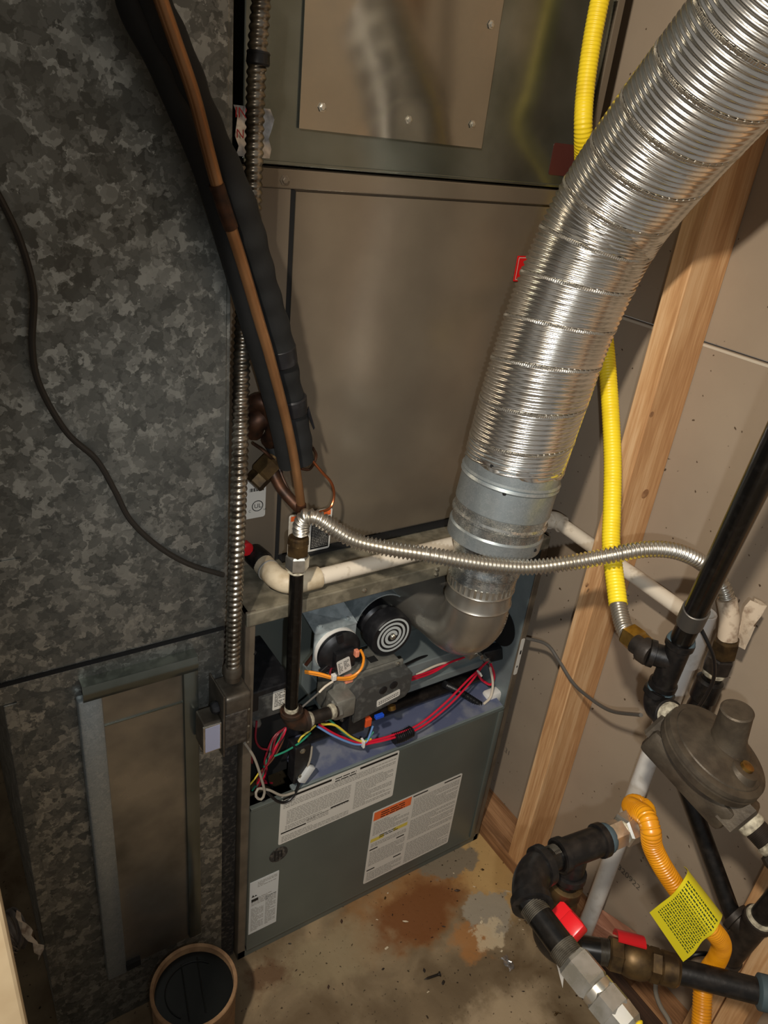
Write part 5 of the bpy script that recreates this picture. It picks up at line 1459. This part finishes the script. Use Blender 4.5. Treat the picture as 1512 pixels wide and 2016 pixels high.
g.lathe((-0.128, -0.118, 0.0), (0, 0, 1), [(0, 0.068), (0.196, 0.070), (0.200, 0.0725), (0.202, 0.0715), (0.201, 0.0660), (0.188, 0.0650)], 48, False)
g.build('wall', 'cardboard', bc)
ld = G().lathe((-0.128, -0.118, 0.0), (0, 0, 1), [(0.001, 0.066), (0.186, 0.0655), (0.1875, 0.0655)], 48).build('lid', 'lid_dark', bc)
for (x0, x1) in ((-0.006, 0.030), (0.022, 0.038)):
    G().tube([V((-0.128, -0.118, 0.1885)) + V((x0, 0.05, 0)), V((-0.128, -0.118, 0.1885)) + V((x0 - 0.018, -0.045, 0))], 0.0012, 8).build('lid_rib', 'lid_dark', ld)
G().tube([V((-0.128, -0.118, 0.1885)) + V((0.048 * math.cos(a), 0.048 * math.sin(a), 0)) for a in [math.radians(40 + 8 * k) for k in range(24)]], 0.0010, 8).build('lid_ring', 'lid_dark', ld)
nl = thing('dropped_screw', 'dark steel screw dropped on the concrete floor', 'screw', (0.329, -0.223, 0.0))
s0, s1 = V((0.347, -0.226, 0.005)), V((0.312, -0.2185, 0.003))
sd = (s1 - s0).normalized()
G().lathe(s0, sd, [(0, 0.0050), (0.0015, 0.0050), (0.002, 0.003), (0.005, 0.0028)], 12).build('head', 'old_iron', nl)
prof = []
for k in range(16):
    t = 0.004 + 0.0019 * k
    rr_ = 0.0029 * min(1, (0.037 - t) / 0.010)
    prof += [(t, rr_), (t + 0.0009, rr_ * 0.68)]
G().lathe(s0, sd, prof + [(0.036, 0.0002)], 12).build('shank', 'old_iron', nl)
gr = [[V((0.478 + 0.003 * i + 0.0025 * math.sin(j * 2 + i), -0.292 + 0.006 * j, 0.004 + 0.004 * abs(math.sin(i * 1.7 + j * 1.1)))) for j in range(6)] for i in range(6)]
tag(G().sheet(gr, 0.0004).build('foil_scrap', 'foil', None), 'crumpled shiny foil scrap lying on stained concrete', 'foil scrap')
rnd = random.Random(17)
for k in range(46):
    x, y = rnd.uniform(0.05, 0.62), rnd.uniform(-0.42, -0.02)
    s = rnd.uniform(0.0015, 0.0045)
    o = G().obox((x, y, s * 0.5), ((1, rnd.uniform(-1, 1), 0), (-rnd.uniform(0, 1), 1, 0), (0, 0, 1)), (s, s * rnd.uniform(0.4, 1), s * 0.5), s * 0.3, 1).build('debris_chip', rnd.choice(['dark_wood', 'old_iron', 'pvc_dirty', 'brass_dull']), None, False)
    tag(o, 'tiny chip of grit on the stained concrete floor', 'debris', 'grit chips scattered on the floor')
rh = thing('ribbed_hose', 'grey ribbed hose with torn paper end beside the duct', 'hose', (-0.3602, 0.0309, 0.1803))
G().tube(resample(crom([V(p) + V((-0.026, 0, 0)) for p in ((-0.3379, 0.0129, 0.3504), (-0.3607, 0.0046, 0.3553), (-0.3791, -0.0199, 0.3398), (-0.3841, -0.0576, 0.2966))]), 0.0012), corr(0.030, 0.0025, 0.0085), 24).build('ribs', 'gray_cloth', rh)
gr = [[V((-0.3615, -0.0107, 0.3955)).lerp(V((-0.3401, -0.0558, 0.3486)), i / 6) + V((0.006 * math.sin(i * 1.9 + j), 0.004 * j, 0.012 * j / 3 + 0.004 * math.sin(i * 2.3))) for j in range(4)] for i in range(7)]
G().sheet(gr, 0.0008).build('torn_paper', 'paper_tag', rh)

for o in bpy.data.objects:
    if '_o' in o.keys():
        del o['_o']
